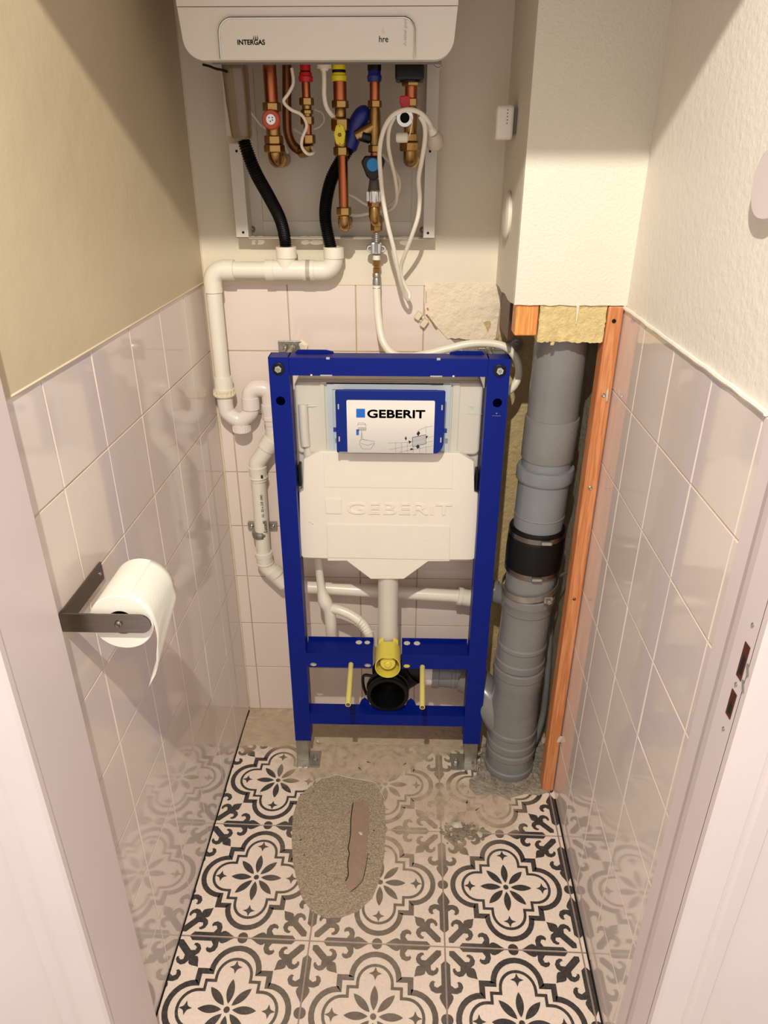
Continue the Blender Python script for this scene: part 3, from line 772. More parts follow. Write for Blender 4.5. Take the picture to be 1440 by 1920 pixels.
# ---------------------------------------------------------------- toilet installation frame
YF, YB = -0.205, -0.165
fr = emp('toilet_carrier', (0.36, -0.19, 0), 'blue steel installation frame with concealed cistern standing in front of the tiled back wall', 'toilet frame')
UL0, UL1, UR0, UR1 = 0.1165, 0.1575, 0.5555, 0.5995
ZTOP = 1.0945
def upright(x0, x1, hx, side):
    z0 = 0.079
    u_ = part('upright', plate2d([[(x0, z0), (x1, z0), (x1, ZTOP), (x0, ZTOP)], circ(hx, 1.0045, 0.0095, 24)], 0.002, FRONT(YF)), m_blue, fr)
    bm = bmesh.new(); box(bm, x0, x0+0.002, YF+0.001, YB, z0, ZTOP); box(bm, x1-0.002, x1, YF+0.001, YB, z0, ZTOP); box(bm, x0+0.002, x1-0.002, YB-0.002, YB, z0, ZTOP)
    box(bm, x0, x1, YF+0.001, YB, ZTOP-0.002, ZTOP)
    part('channel', bm, m_blue, u_)
    w_ = part('washer', lathe(bmesh.new(), (hx-0.003*side*0, YF-0.001, 1.0715), (0, -1, 0), [(0, 0.0125), (0.0025, 0.0125), (0.003, 0.0115)], 24), m_blackp, u_, smooth=True)
    part('bolt', hexnut((hx, YF-0.0038, 1.0715), (0, -1, 0), 0, 0.004, 0.0078), m_chrome, w_, bevel=0.0006)
    part('bolt_tip', cyl((hx, YF-0.0078, 1.0715), (hx, YF-0.0100, 1.0715), 0.0035, 12), m_galv, w_)
    return u_
ul = upright(UL0, UL1, 0.1365, -1)
ur = upright(UR0, UR1, 0.5790, 1)
bm = B(0.5705, 0.5875, YF-0.0013, YF-0.0009, 0.9765, 0.9772); part('scale_mark', bm, m_line, ur)
part('scale_mark', plate2d([[(0.577, 0.9835), (0.581, 0.9835), (0.579, 0.980)]], 0.0004, FRONT(YF-0.0012)), m_line, ur)
# top rail
bm = bmesh.new(); box(bm, UL1, UR0, YF, YF+0.002, 1.0575, ZTOP); box(bm, UL1, UR0, YF+0.002, YB, ZTOP-0.002, ZTOP)
tr = part('top_rail', bm, m_blue, fr, bevel=0.0006)
for x0, x1 in ((0.165, 0.245), (0.480, 0.552)):
    bm = xzprism([(x0, ZTOP), (x1, ZTOP), (x1-0.002, ZTOP+0.003), (x1-0.016, ZTOP+0.006), (x0+0.006, ZTOP+0.006)], YB-0.003, YB+0.001) if x0 < .3 else xzprism([(x0, ZTOP), (x1, ZTOP), (x1-0.006, ZTOP+0.006), (x0+0.016, ZTOP+0.006), (x0+0.002, ZTOP+0.003)], YB-0.003, YB+0.001)
    part('lip', bm, m_blue, tr)
for x in (0.2365, 0.4565): part('edge_notch', B(x-0.0035, x+0.0035, YF-0.0006, YF+0.003, ZTOP-0.0035, ZTOP+0.0004), m_chrome, tr)
for x in (0.2320, 0.4530): part('edge_notch', B(x-0.012, x+0.012, YF-0.0006, YF+0.002, 1.0570, 1.0598), m_chrome, tr)
for x in (0.202, 0.4875): part('edge_notch', B(x-0.0018, x+0.0018, YF-0.0006, YF+0.002, 1.0572, 1.0605), m_foam, tr)
# middle rail, notched for the flush bend
def mid(x0, x1, holes, slots):
    o_ = part('middle_rail', plate2d([[(x0, 0.322), (x1, 0.322), (x1, 0.366), (x0, 0.366)]] + [circ(hx, 0.3295, hr, 20, hr*0.72) for hx, hr in holes], 0.002, FRONT(YF)), m_blue, fr)
    bm = bmesh.new(); box(bm, x0, x1, YF+0.001, -0.150, 0.364, 0.366); box(bm, x0, x1, -0.152, -0.150, 0.366, 0.374)
    part('rail_top', bm, m_blue, o_, bevel=0.0005)
    for sx_, sr in slots: part('slot', lathe(bmesh.new(), (sx_, -0.1615, 0.3661), (0, 0, 1), [(0, sr), (0.0003, sr)], 16), m_bracketp, o_)
    return o_
mid(UL1, 0.3215, [(0.1745, 0.0085), (0.3085, 0.0085)], [(0.285, 0.008), (0.306, 0.007)])
mid(0.3925, UR0, [(0.405, 0.0085)], [(0.405, 0.008), (0.430, 0.008)])
part('hole_plug', lathe(bmesh.new(), (0.405, YF+0.004, 0.3285), (0, -1, 0), [(0, 0.008), (0.003, 0.0078)], 16), m_yellow, fr, smooth=True)
for hx in (0.1745, 0.3085): part('hole_backing', lathe(bmesh.new(), (hx, YF+0.008, 0.3295), (0, -1, 0), [(0, 0.010), (0.001, 0.010)], 16), m_bracketp, fr)
# bottom rail
bm = bmesh.new(); box(bm, UL1, UR0, YF, YF+0.002, 0.1365, 0.170); box(bm, UL1, UR0, YF+0.002, YB, 0.168, 0.170)
lr = part('bottom_rail', bm, m_blue, fr, bevel=0.0006)
for a_, b_ in ((0.283, 0.313), (0.403, 0.433)): part('drain_cradle', xzprism([(a_, 0.17), (a_+0.006, 0.188), ((a_+b_)/2, 0.197), (b_-0.006, 0.188), (b_, 0.17)], -0.172, -0.169), m_blue, lr)
for x in (0.224, 0.262): part('slot', B(x-0.001, x+0.001, -0.19, -0.176, 0.1702, 0.1706), m_hole, lr)
# legs and feet
for (x0, x1, px0, px1, sx_, s) in ((0.1165, 0.1485, 0.1165, 0.178, 0.165, 1), (0.5625, 0.5955, 0.528, 0.5955, 0.541, -1)):
    lg = part('leg', B(x0, x1, YF+0.003, YB-0.004, 0.003, 0.085), m_galv, fr, bevel=0.0012)
    ft = part('foot_plate', B(px0, px1, -0.222, -0.165, 0.0, 0.0035), m_galv, fr, bevel=0.001)
    part('anchor_bolt', hexnut((sx_, -0.196, 0.0035), (0, 0, 1), 0, 0.007, 0.0075), m_galv, ft, bevel=0.0004)
    part('anchor_bolt', cyl((sx_, -0.196, 0.010), (sx_, -0.196, 0.022), 0.0035, 10), m_galv, ft)
    part('set_screw', lathe(bmesh.new(), (x1 if s > 0 else x0, -0.188, 0.093 if s > 0 else 0.090), (s, 0, 0), [(0, 0.003), (0.003, 0.0048), (0.006, 0.0048), (0.008, 0.003)], 12), m_chrome, lg, smooth=True)
    for dx in (0.006, 0.022): part('packing', B(px0+dx+(0.02 if s < 0 else 0), px0+dx+0.009+(0.02 if s < 0 else 0), -0.2245, -0.221, 0.0004, 0.0022), m_foam, ft)

# cistern
ct = part('cistern', xzprism(rrect(0.160, 0.5535, 0.60, 1.0365, (0.004, 0.004, 0.014, 0.012)), -0.155, -0.050), m_hdpe, fr, smooth=True, bevel=0.007, seg=4)
bm = xzprism(rrect(0.160, 0.5535, 0.873, 1.0355, (0.008, 0.012, 0.013, 0.012)), -0.166, -0.150)
part('tank_front', bm, m_hdpe, ct, smooth=True, bevel=0.006, seg=4)
part('service_rim', plate2d([rrect(0.2150, 0.5045, 0.870, 1.0345, (0.01, 0.012, 0.003, 0.003)), rrect(0.2230, 0.4905, 0.879, 1.0300, 0.002)], 0.004, FRONT(-0.1685)), m_hdpe, ct, bevel=0.001)
part('service_panel', xzprism(rrect(0.2290, 0.4860, 0.880, 1.0315, 0.002), -0.1695, -0.166), m_hdpe_b, ct, label='bluish translucent panel')
part('service_panel_edge', plate2d([rrect(0.2290, 0.4860, 0.878, 1.0315, 0.002), rrect(0.240, 0.4700, 0.884, 1.0200, 0.002)], 0.003, FRONT(-0.171)), m_hdpe_b, ct)
part('service_gap', B(0.2280, 0.4700, -0.1735, -0.168, 1.0322, 1.0334), m_hole, ct)
part('moulded_tube', tube(bmesh.new(), spline([(0.1765, -0.166, 0.985), (0.1765, -0.168, 0.965), (0.1765, -0.168, 0.93), (0.1775, -0.167, 0.893)], 5), 0.0105, 16), m_hdpe, ct, smooth=True)
part('moulded_band', tube(bmesh.new(), [(0.165, -0.1675, 0.9815), (0.189, -0.1685, 0.9815), (0.205, -0.1668, 0.9815)], 0.0013, 6), m_hdpe, ct, smooth=True)
for zz, x0, x1 in ((0.9665, 0.522, 0.553),): part('level_line', B(x0, x1, -0.1668, -0.1655, zz, zz+0.0008), m_hdpe, ct)
for xx in (0.531, 0.195): part('level_mark', plate2d([[(xx-0.005, 0.9835), (xx+0.005, 0.9835), (xx, 0.975)], [(xx-0.0035, 0.9825), (xx+0.0035, 0.9825), (xx, 0.977)]], 0.0008, FRONT(-0.1664)), m_hdpe, ct)
part('overflow_pipe', cyl((0.1800, -0.160, 0.90), (0.1815, -0.160, 0.83), 0.0095, 18), m_hdpe, ct, smooth=True)
part('side_clip', B(0.1590, 0.1655, -0.180, -0.150, 0.800, 0.850), m_blackp, ct, bevel=0.002, label='black clip')
part('side_clip', B(0.5475, 0.5540, -0.180, -0.150, 0.795, 0.842), m_blackp, ct, bevel=0.002, label='black clip')
# polystyrene shell
fo = [(0.2098, 0.8846), (0.1731, 0.8644), (0.1689, 0.7911), (0.1597, 0.7839), (0.1545, 0.6257), (0.161, 0.6186), (0.2168, 0.6174), (0.2165, 0.6109), (0.2612, 0.6117), (0.3166, 0.5632), (0.3949, 0.5646), (0.4504, 0.6133), (0.4997, 0.6141), (0.5008, 0.6184), (0.5511, 0.6192), (0.5594, 0.625), (0.5552, 0.7877), (0.5468, 0.7915), (0.5421, 0.8637), (0.5101, 0.8831)]
shell = part('insulation_shell', xzprism(fo, -0.180, -0.158), m_foam, ct, bevel=0.002, seg=3, label='white polystyrene shell')
lo = [(0.2183, 0.7087), (0.4968, 0.708), (0.4987, 0.6198), (0.2177, 0.621)]
part('raised_field', xzprism(lo, -0.1822, -0.1798), m_foam, shell, bevel=0.0008)
hi_ = [(0.2169, 0.8808), (0.4964, 0.8815), (0.4976, 0.7998), (0.2162, 0.8)]
part('raised_field', xzprism(hi_, -0.1812, -0.1798), m_foam, shell, bevel=0.0006)
sq = [(0.2168, 0.7354), (0.2521, 0.7345), (0.2537, 0.7717), (0.2175, 0.7718)]
part('embossed_square', xzprism(sq, -0.1822, -0.1798), m_foam, shell, bevel=0.0007)
a_, b_ = (0.2653, -0.182, 0.7347), (0.4993, -0.182, 0.7353)
me = text_mesh('GEBERIT', 0.0385, at(a_[0], -0.1805, a_[2]+0.0005), 0.0022, 0.0, width=b_[0]-a_[0])
part('embossed_lettering', me, m_foam, shell)
for x, z in [(0.3211, 0.6704), (0.3966, 0.6702), (0.4452, 0.6709), (0.1803, 0.715), (0.1861, 0.711), (0.4774, 0.6519)]:
    part('dent', lathe(bmesh.new(), (x, -0.1826, z), (0, -1, 0), [(0, 0.002), (0.0006, 0.001)], 10), m_foam, shell, smooth=True)
# protection box with label
x0, z1 = [0.2498, 1.0326]; x1, z0 = [0.4723, 0.8981]
pb = part('protection_box', xzprism([(x0+0.003, z0-0.002), (x0+0.006, z0+0.001), (x1-0.012, z0-0.001), (x1-0.003, z0+0.010), (x1, z0+0.02), (x1, z1-0.002), (x1-0.003, z1), (x0+0.003, z1), (x0, z1-0.003), (x0, z0)], -0.2185, -0.2135), m_blue_dusty, ct, bevel=0.0015, label='blue plastic cover')
part('box_sleeve', xzprism(rrect(x0+0.012, x1-0.012, z0+0.008, z1-0.012, 0.003), -0.2140, -0.168), m_blue_dusty, pb)
for xx in (x0-0.006, x1-0.0005): part('tab', B(xx, xx+0.0065, -0.217, -0.2145, z0+0.044, z0+0.054), m_bluecap, pb, bevel=0.0008)
for xx in (x0+0.006, x1-0.006):
    for zz in (z0+0.024, z0+0.094): part('slot', B(xx-0.0014, xx+0.0014, -0.2190, -0.2184, zz, zz+0.011), m_plate_grey, pb, bevel=0.0003)
lx0, lz1 = [0.2725, 1.0119]; lx1, lz0 = [0.4517, 0.8981]
lab = part('label_card', xzprism(rrect(lx0, lx1, lz0, lz1, (0, 0, 0.003, 0.003)), -0.2194, -0.2184), m_label, pb, label='white label card with lettering and drawings')
ly = -0.2196
q = [(0.2919, 0.9749), (0.3099, 0.9751), (0.3101, 0.9939), (0.2922, 0.9937)]
part('logo_square', xzprism(q, ly, ly+0.0002), m_print_blue, lab)
a_, b_ = (0.3154, -0.2196, 0.9752), (0.4318, -0.2196, 0.9763)
me = text_mesh('GEBERIT', 0.0235, at(a_[0], ly, a_[2]), 0.0001, 0.0009, width=b_[0]-a_[0])
part('logo_lettering', me, m_print_black, lab)
def line2(pts, r=0.00035, closed=False):
    pts = [(p[0], ly, p[1]) for p in pts]
    if closed: pts = pts + [pts[0]]
    return tube(bmesh.new(), pts, r, 4)
def LP(px): return px
draw = [[(0.3298, 0.9195), (0.3209, 0.9064), (0.3042, 0.9062), (0.2976, 0.9168), (0.2989, 0.9263), (0.3055, 0.9275), (0.3298, 0.9231)], [(0.2999, 0.9192), (0.3154, 0.9146), (0.3287, 0.9195)], [(0.3011, 0.9251), (0.3024, 0.9462)], [(0.2949, 0.96), (0.3114, 0.9602), (0.3124, 0.9486), (0.2948, 0.9485)], [(0.3035, 0.9416), (0.3033, 0.9299), (0.3121, 0.9252)], [(0.2938, 0.9577), (0.2961, 0.9635), (0.3092, 0.9636), (0.3114, 0.9579)]]
bm = bmesh.new()
for d_ in draw: tube(bm, [(p[0], ly, p[1]) for p in d_], 0.0004, 4)
part('toilet_drawing', bm, m_line, lab)
q = [[(0.2915, 0.9496), (0.297, 0.9496), (0.2968, 0.9368), (0.2913, 0.9368)], [(0.308, 0.9486), (0.3124, 0.9486), (0.3123, 0.9393), (0.3079, 0.9393)]]
bm = xzprism(q[0], ly, ly+0.0002); part('cistern_drawing', bm, m_print_blue, lab)
q = [(0.2947, 0.9461), (0.3113, 0.9463), (0.3113, 0.9544), (0.2949, 0.9543)]
part('cistern_drawing', xzprism(q, ly, ly+0.0002), m_plate_grey, lab)
bm = bmesh.new()
for d_ in [[(0.3575, 0.9198), (0.404, 0.9227), (0.45, 0.9361)], [(0.3598, 0.9056), (0.4063, 0.9156), (0.4503, 0.9256)], [(0.3799, 0.8999), (0.4506, 0.9149)], [(0.4178, 0.9474), (0.434, 0.9557), (0.4493, 0.9582)], [(0.373, 0.9212), (0.3732, 0.8986)], [(0.3852, 0.9213), (0.3855, 0.8988)], [(0.3974, 0.9215), (0.3977, 0.8989)], [(0.4097, 0.9145), (0.41, 0.899)], [(0.423, 0.9123), (0.4233, 0.8992)], [(0.4362, 0.9148), (0.4367, 0.8993)], [(0.4351, 0.9569), (0.4355, 0.943)]]:
    tube(bm, [(p[0], ly, p[1]) for p in d_], 0.0003, 4)
part('tile_grid_drawing', bm, m_line, lab)
q = [(0.4077, 0.9333), (0.4356, 0.9395), (0.4361, 0.9195), (0.408, 0.9127)]
bm = xzprism(q, ly-0.0001, ly+0.0002); part('opening_drawing', bm, m_plate_grey, lab)
bm = bmesh.new(); tube(bm, [(p[0], ly-0.0002, p[1]) for p in q+[q[0]]], 0.0005, 4); part('opening_outline', bm, m_print_black, lab)
for d_ in [[(0.42, 0.9474), (0.4234, 0.9428), (0.4192, 0.9358), (0.4157, 0.9416)], [(0.44, 0.9372), (0.4358, 0.9301), (0.4346, 0.9359)], [(0.3995, 0.9262), (0.4062, 0.9239), (0.4007, 0.9191)], [(0.4196, 0.9182), (0.423, 0.9123), (0.4187, 0.9075), (0.4152, 0.9134)], [(0.3938, 0.9355), (0.3961, 0.9308), (0.394, 0.9261), (0.3917, 0.9308)], [(0.4021, 0.9061), (0.4064, 0.9097), (0.4109, 0.9062), (0.4065, 0.905)]]:
    part('arrow_drawing', xzprism(d_, ly-0.0002, ly+0.0002), m_print_black, lab)
# inlet pipe on the left, flush pipe, bends
bm = bmesh.new(); tube(bm, spline([(0.184, -0.110, 0.62), (0.186, -0.105, 0.56), (0.188, -0.10, 0.50), (0.194, -0.10, 0.455), (0.206, -0.10, 0.42), (0.209, -0.10, 0.385), (0.210, -0.10, 0.33)], 6), [0.0098]*12 + [0.0100, 0.0105, 0.011, 0.012, 0.013, 0.0145, 0.016, 0.0175, 0.0175, 0.017, 0.016, 0.0155] + [0.015]*13, 16)
pf = part('overflow_hose', bm, m_pvc, ct, smooth=True)
bm = T([(0.206, -0.10, 0.425), (0.230, -0.105, 0.425), (0.262, -0.112, 0.415), (0.290, -0.122, 0.398), (0.307, -0.130, 0.372), (0.312, -0.132, 0.34)], 0.0125, 16)
part('branch_hose', bm, m_pvc, pf, smooth=True)
for k in range(6):
    t_ = k/5; p = Vector((0.286+0.022*t_, -0.122-0.007*t_, 0.400-0.026*t_))
    part('ridge', lathe(bmesh.new(), p, (0.9-0.5*t_, -0.3, -0.45-0.5*t_), [(-0.0012, 0.0125), (0, 0.0148), (0.0012, 0.0125)], 18), m_pvc, pf, smooth=True)
fp = part('flush_pipe', lathe(bmesh.new(), (0.3575, -0.150, 0.58), (0, 0, -1), [(0, 0.0245), (0.165, 0.0245), (0.19, 0.0265), (0.225, 0.0270), (0.245, 0.0225)], 32), m_hdpe, ct, smooth=True, label='white flush pipe')
part('flush_elbow', tube(bmesh.new(), arc_path((0.3575, -0.150, 0.375), (0.3575, -0.150, 0.325), (0.3575, -0.205, 0.325), 0.03), 0.0240, 28), m_hdpe, fp, smooth=True)
# yellow protection cap on the flush bend
yc = (0.3589, -0.247, 0.3587)
cxx, czz = yc[0], yc[2]
def cap_ring(rad, y, flat=0.92, n=40):
    out = []
    for i in range(n):
        a = 2*PI*i/n; x = rad*math.cos(a); z = rad*math.sin(a)*1.05
        z = min(z, rad*flat); out.append((cxx+x, y, czz+z))
    return out
bm = bmesh.new()
seq = [(0.0300, YF+0.022), (0.0305, -0.247), (0.0290, -0.247), (0.0285, YF+0.020)]
rings = [[bm.verts.new(p) for p in cap_ring(r, y)] for r, y in seq]
for a, b in zip(rings, rings[1:]):
    for i in range(40): bm.faces.new((a[i], a[(i+1) % 40], b[(i+1) % 40], b[i]))
yk = part('flush_cap', bm, m_yellow, fr, smooth=True, label='yellow protective cap')
part('cap_floor', lathe(bmesh.new(), (cxx, -0.190, czz), (0, -1, 0), [(0, 0.0285), (0.002, 0.0285)], 32), m_yellow, yk, smooth=True)
part('cap_plug', lathe(bmesh.new(), (cxx, -0.190, czz+0.002), (0, -1, 0), [(0, 0.0190), (0.044, 0.0185), (0.046, 0.0172), (0.0462, 0.0085), (0.051, 0.0080), (0.0525, 0.0065)], 28), m_yellow, yk, smooth=True)
for s in (-1, 1): part('cap_prong', prism(bmesh.new(), [(cxx+s*0.0105, -0.190, czz+0.018), (cxx+s*0.0255, -0.190, czz+0.010), (cxx+s*0.0235, -0.172, czz+0.022), (cxx+s*0.0125, -0.172, czz+0.030)], (0, 0, 0.004)), m_yellow, yk, bevel=0.001)
# threaded rods with yellow sleeves
for (a, b) in (((0.2675, -0.203, 0.333), (0.2705, -0.350, 0.332)), ((0.4435, -0.203, 0.329), (0.4400, -0.350, 0.328))):
    sl = part('rod_sleeve', cyl(a, b, 0.0062, 18), m_pyellow, fr, smooth=True, label='pale yellow sleeve')
    part('sleeve_bore', cyl(Vector(b)+Vector((0, 0.001, 0)), Vector(b)-Vector((0, 0.0003, 0)), 0.0045, 14), m_hole, sl)
    part('rod_end', cyl(Vector(b)+Vector((0, 0.001, 0)), Vector(b)-Vector((0, 0.0006, 0)), 0.0034, 12), m_brass, sl)
# black drain bend
dc = Vector((0.3580, -0.176, 0.222))
bm = bmesh.new()
lathe(bm, (dc.x, -0.120, dc.z), (0, -1, 0), [(0, 0.040), (0.02, 0.046), (0.050, 0.049), (0.060, 0.0535), (0.066, 0.0540), (0.070, 0.0525), (0.070, 0.0440), (0.063, 0.0425), (0.03, 0.040), (0.012, 0.036)], 40, cap=False)
db = part('drain_bend', bm, m_black, fr, smooth=True, label='black drain bend')
part('drain_inside', lathe(bmesh.new(), (dc.x, -0.133, dc.z), (0, -1, 0), [(0, 0.0415), (0.002, 0.0405)], 32), m_hole, db)
part('drain_body', tube(bmesh.new(), [(dc.x, -0.128, dc.z+0.03), (dc.x, -0.110, dc.z-0.015), (dc.x+0.03, -0.100, dc.z-0.005), (0.42, -0.10, 0.240)], [0.042, 0.045, 0.046, 0.044], 24), m_black, db, smooth=True)
part('drain_neck', cyl((0.385, -0.10, 0.238), (0.452, -0.10, 0.238), 0.033, 28), m_black, db, smooth=True)
part('drain_lever', tube(bmesh.new(), spline([(0.318, -0.170, 0.268), (0.300, -0.172, 0.272), (0.294, -0.173, 0.262), (0.296, -0.174, 0.235), (0.303, -0.175, 0.212)], 5), 0.004, 8), m_blackp, db, smooth=True)
part('drain_collar', tube(bmesh.new(), [(dc.x+0.052*math.cos(a*PI/12), -0.160, dc.z+0.052*math.sin(a*PI/12)) for a in range(0, 25)], 0.004, 8), m_blackp, db, smooth=True)
part('drain_pipe', cyl((0.452, -0.100, 0.229), (0.475, -0.100, 0.229), 0.037, 32), m_pvc_pink, db, smooth=True, label='pale grey section')
part('drain_socket', lathe(bmesh.new(), (0.474, -0.100, 0.228), (1, -0.05, -0.02), [(0, 0.037), (0.001, 0.0420), (0.017, 0.0420), (0.018, 0.0385), (0.05, 0.0385), (0.052, 0.040), (0.060, 0.040), (0.061, 0.0385), (0.125, 0.0385)], 36), m_gpvc, db, smooth=True, label='grey socket')

# wall brackets of the frame
def frame_bracket(x, lab_, wallbox, caulk):
    b_ = emp('wall_bracket', (x, -0.05, 1.09), lab_, 'wall bracket', 'brackets holding the blue frame to the wall')
    part('wall_plate', B(*wallbox), m_galv, b_, bevel=0.001)
    part('threaded_rod', cyl((x, -0.004, 1.066), (x, YF+0.02, 1.0715), 0.005, 12), m_galv, b_)
    part('rod_nut', hexnut((x, -0.006, 1.066), (0, -1, 0), 0.002, 0.012, 0.009), m_galv, b_, bevel=0.0005)
    part('rod_nut', hexnut((x-0.004, -0.148, 1.0715), (0, 1, 0), 0.002, 0.010, 0.009), m_chrome, b_, bevel=0.0005)
    return b_
bl = frame_bracket(0.136, 'galvanised wall bracket above the left corner of the blue frame', (0.104, 0.160, -0.006, -0.001, 1.036, 1.081), None)
part('plate_washer', lathe(bmesh.new(), (0.117, -0.012, 1.066), (-0.5, -1, 0.4), [(0, 0.009), (0.002, 0.009), (0.003, 0.005), (0.008, 0.005)], 16), m_chrome, bl, smooth=True)
part('caulk_blob', chunk((0.158, -0.004, 1.066), 0.017, None, None, (1.0, 0.3, 0.9)), m_caulk, bl)
brr = frame_bracket(0.577, 'galvanised wall bracket above the right corner of the blue frame, near the soil pipe', (0.555, 0.628, -0.008, -0.002, 1.040, 1.068), None)
part('arm', B(0.590, 0.640, -0.012, -0.008, 1.064, 1.082), m_galv, brr, bevel=0.001)
wz = (0.6377, -0.015, 1.0771)
part('plate_washer', lathe(bmesh.new(), (wz[0], -0.012, wz[2]), (0, -1, 0), [(0, 0.013), (0.002, 0.013), (0.0025, 0.0075), (0.007, 0.0072), (0.0072, 0.004), (0.005, 0.003)], 20), m_galv, brr, smooth=True)
part('foam_blob', chunk((0.590, -0.010, 1.083), 0.012, None, None, (1.5, .5, .8)), m_wool, brr)
part('foam_blob', chunk((0.512, -0.003, 1.057), 0.009, None, None, (1.6, .3, .6)), m_wool, brr)

# ---------------------------------------------------------------- white waste pipe with trap
wp = emp('waste_pipe', (0.0, -0.04, 0.9), 'white plastic waste pipe with trap running down the left and behind the blue frame', 'waste pipe')
YP = -0.042
RP = 0.0168
def P2(u): return u
A = [(-0.0122, -0.042, 1.239), (-0.0383, -0.042, 0.9904), (0.0116, -0.042, 1.2391), (0.1393, -0.042, 1.2397), (0.2292, -0.042, 1.2369), (0.2415, -0.042, 1.272), (0.1415, -0.042, 1.2768)]
xv = -0.0208; zh = 1.2384
xt1, xt2 = 0.1409, 0.2391
def Pp(x, z): return (x, YP, z)
zt = 0.9879
part('riser', cyl(Pp(xv, zh-0.045), Pp(xv, zt-0.004), RP, 28), m_pvc, wp, smooth=True)
part('elbow', tube(bmesh.new(), arc_path(Pp(xv, zh-0.046), Pp(xv, zh), Pp(xv+0.046, zh), 0.026), 0.0195, 28), m_pvc, wp, smooth=True)
part('horizontal_pipe', cyl(Pp(xv+0.040, zh), Pp(xt2-0.045, zh), RP, 28), m_pvc, wp, smooth=True)
el2 = part('elbow', tube(bmesh.new(), arc_path(Pp(xt2-0.052, zh), Pp(xt2-0.002, zh), Pp(xt2, zh+0.040), 0.024), 0.0195, 28), m_pvc, wp, smooth=True)
bm = cyl(Pp(xt1-0.040, zh), Pp(xt1+0.034, zh), 0.0195, 28); cyl(Pp(xt1-0.004, zh), Pp(xt1-0.001, zh+0.040), 0.0195, 24, bm=bm)
part('tee', bm, m_pvc, wp, smooth=True)
sx0 = xv+0.026
for x in (sx0, ): part('socket_ring', lathe(bmesh.new(), Pp(x-0.001, zh), (1, 0, 0), [(0, 0.019), (0.0005, 0.0208), (0.0235, 0.0208), (0.024, 0.0185)], 28), m_pvc, wp, smooth=True)
for x in (xt1-0.047, xt1+0.030, xt2-0.060): part('socket_ring', lathe(bmesh.new(), Pp(x, zh), (1, 0, 0), [(0, 0.0168), (0.0008, 0.0208), (0.018, 0.0208), (0.0188, 0.019)], 28), m_pvc, wp, smooth=True)
for x, r in ((xt1-0.001, 0.0215), (xt2, 0.0215)):
    part('hose_socket', lathe(bmesh.new(), Pp(x, zh+0.024), (0, 0, 1), [(0, r*0.9), (0.0006, r), (0.0225, r), (0.023, 0.0135), (0.018, 0.0132)], 28), m_pvc, wp, smooth=True)
# trap
tz = 0.9718
xd = xv+0.001
part('trap_inlet', lathe(bmesh.new(), Pp(xd, tz+0.035), (0, 0, -1), [(0, 0.0205), (0.028, 0.0208)], 28), m_pvc, wp, smooth=True)
bm = lathe(bmesh.new(), Pp(xd, tz+0.0085), (0, 0, -1), [(0, 0.021), (0.001, 0.0238), (0.005, 0.0238), (0.006, 0.0225), (0.011, 0.0225), (0.012, 0.0238), (0.016, 0.0238), (0.017, 0.021)], 30)
un = part('union_nut', bm, m_pvc_old, wp, smooth=True, label='yellowed ribbed union nut')
for k in range(9):
    a = PI+PI*k/8; part('rib', B(xd+0.0235*math.cos(a)-0.0012, xd+0.0235*math.cos(a)+0.0012, YP+0.0235*math.sin(a)-0.001, YP+0.0235*math.sin(a)+0.001, tz-0.006, tz+0.006), m_pvc_old, un)
xo = 0.0387; zb = 0.9095; zo = 0.9812
m1 = (xd+xo)/2
ub = part('trap_bend', tube(bmesh.new(), spline([Pp(xd, tz-0.005), Pp(xd, tz-0.035), Pp(xd+0.004, zb+0.012), Pp(m1, zb-0.004), Pp(xo-0.004, zb+0.012), Pp(xo, tz-0.035), Pp(xo, zo-0.018)], 6), 0.0178, 28), m_pvc_pink, wp, smooth=True)
cpz = 0.8887
bm = lathe(bmesh.new(), Pp(m1+0.003, cpz+0.006), (0, 0, -1), [(0, 0.017), (0.001, 0.0208), (0.016, 0.0200), (0.018, 0.018)], 30)
for k in range(24):
    a = 2*PI*k/24; box(bm, m1+0.003+0.0204*math.cos(a)-0.0007, m1+0.003+0.0204*math.cos(a)+0.0007, YP+0.0204*math.sin(a)-0.0007, YP+0.0204*math.sin(a)+0.0007, cpz-0.010, cpz+0.005)
part('trap_cap', bm, m_pvc_pink, wp, smooth=True, label='ribbed white cleaning cap')
xr2 = 0.0833
part('trap_outlet', tube(bmesh.new(), arc_path(Pp(xo, zo-0.022), Pp(xo, zo), Pp(xo+0.030, zo), 0.020)[:-1] + arc_path(Pp(xo+0.012, zo), Pp(xr2, zo), Pp(xr2+0.001, zo-0.040), 0.018)[1:], 0.0190, 28), m_pvc_pink, wp, smooth=True)
part('socket_ring', lathe(bmesh.new(), Pp(xo, zo-0.020), (0, 0, -1), [(0, 0.019), (0.0008, 0.0205), (0.028, 0.0205), (0.0285, 0.0185)], 28), m_pvc_pink, wp, smooth=True)
LR = [(0.0857, -0.042, 0.922), (0.0868, -0.042, 0.8659), (0.0413, -0.042, 0.7979), (0.0357, -0.042, 0.6072), (0.0416, -0.042, 0.5222), (0.0819, -0.042, 0.4668)]
p = [Vector(a) for a in LR]
part('vertical_pipe', cyl(Pp(xr2, zo-0.030), p[1], 0.0180, 26), m_pvc_pink, wp, smooth=True)
part('socket_ring', lathe(bmesh.new(), Pp(xr2, zo-0.035), (0.06, 0, -1), [(0, 0.018), (0.0008, 0.0208), (0.028, 0.0205), (0.029, 0.0218), (0.037, 0.0218), (0.038, 0.0195), (0.05, 0.0195)], 28), m_pvc_pink, wp, smooth=True)
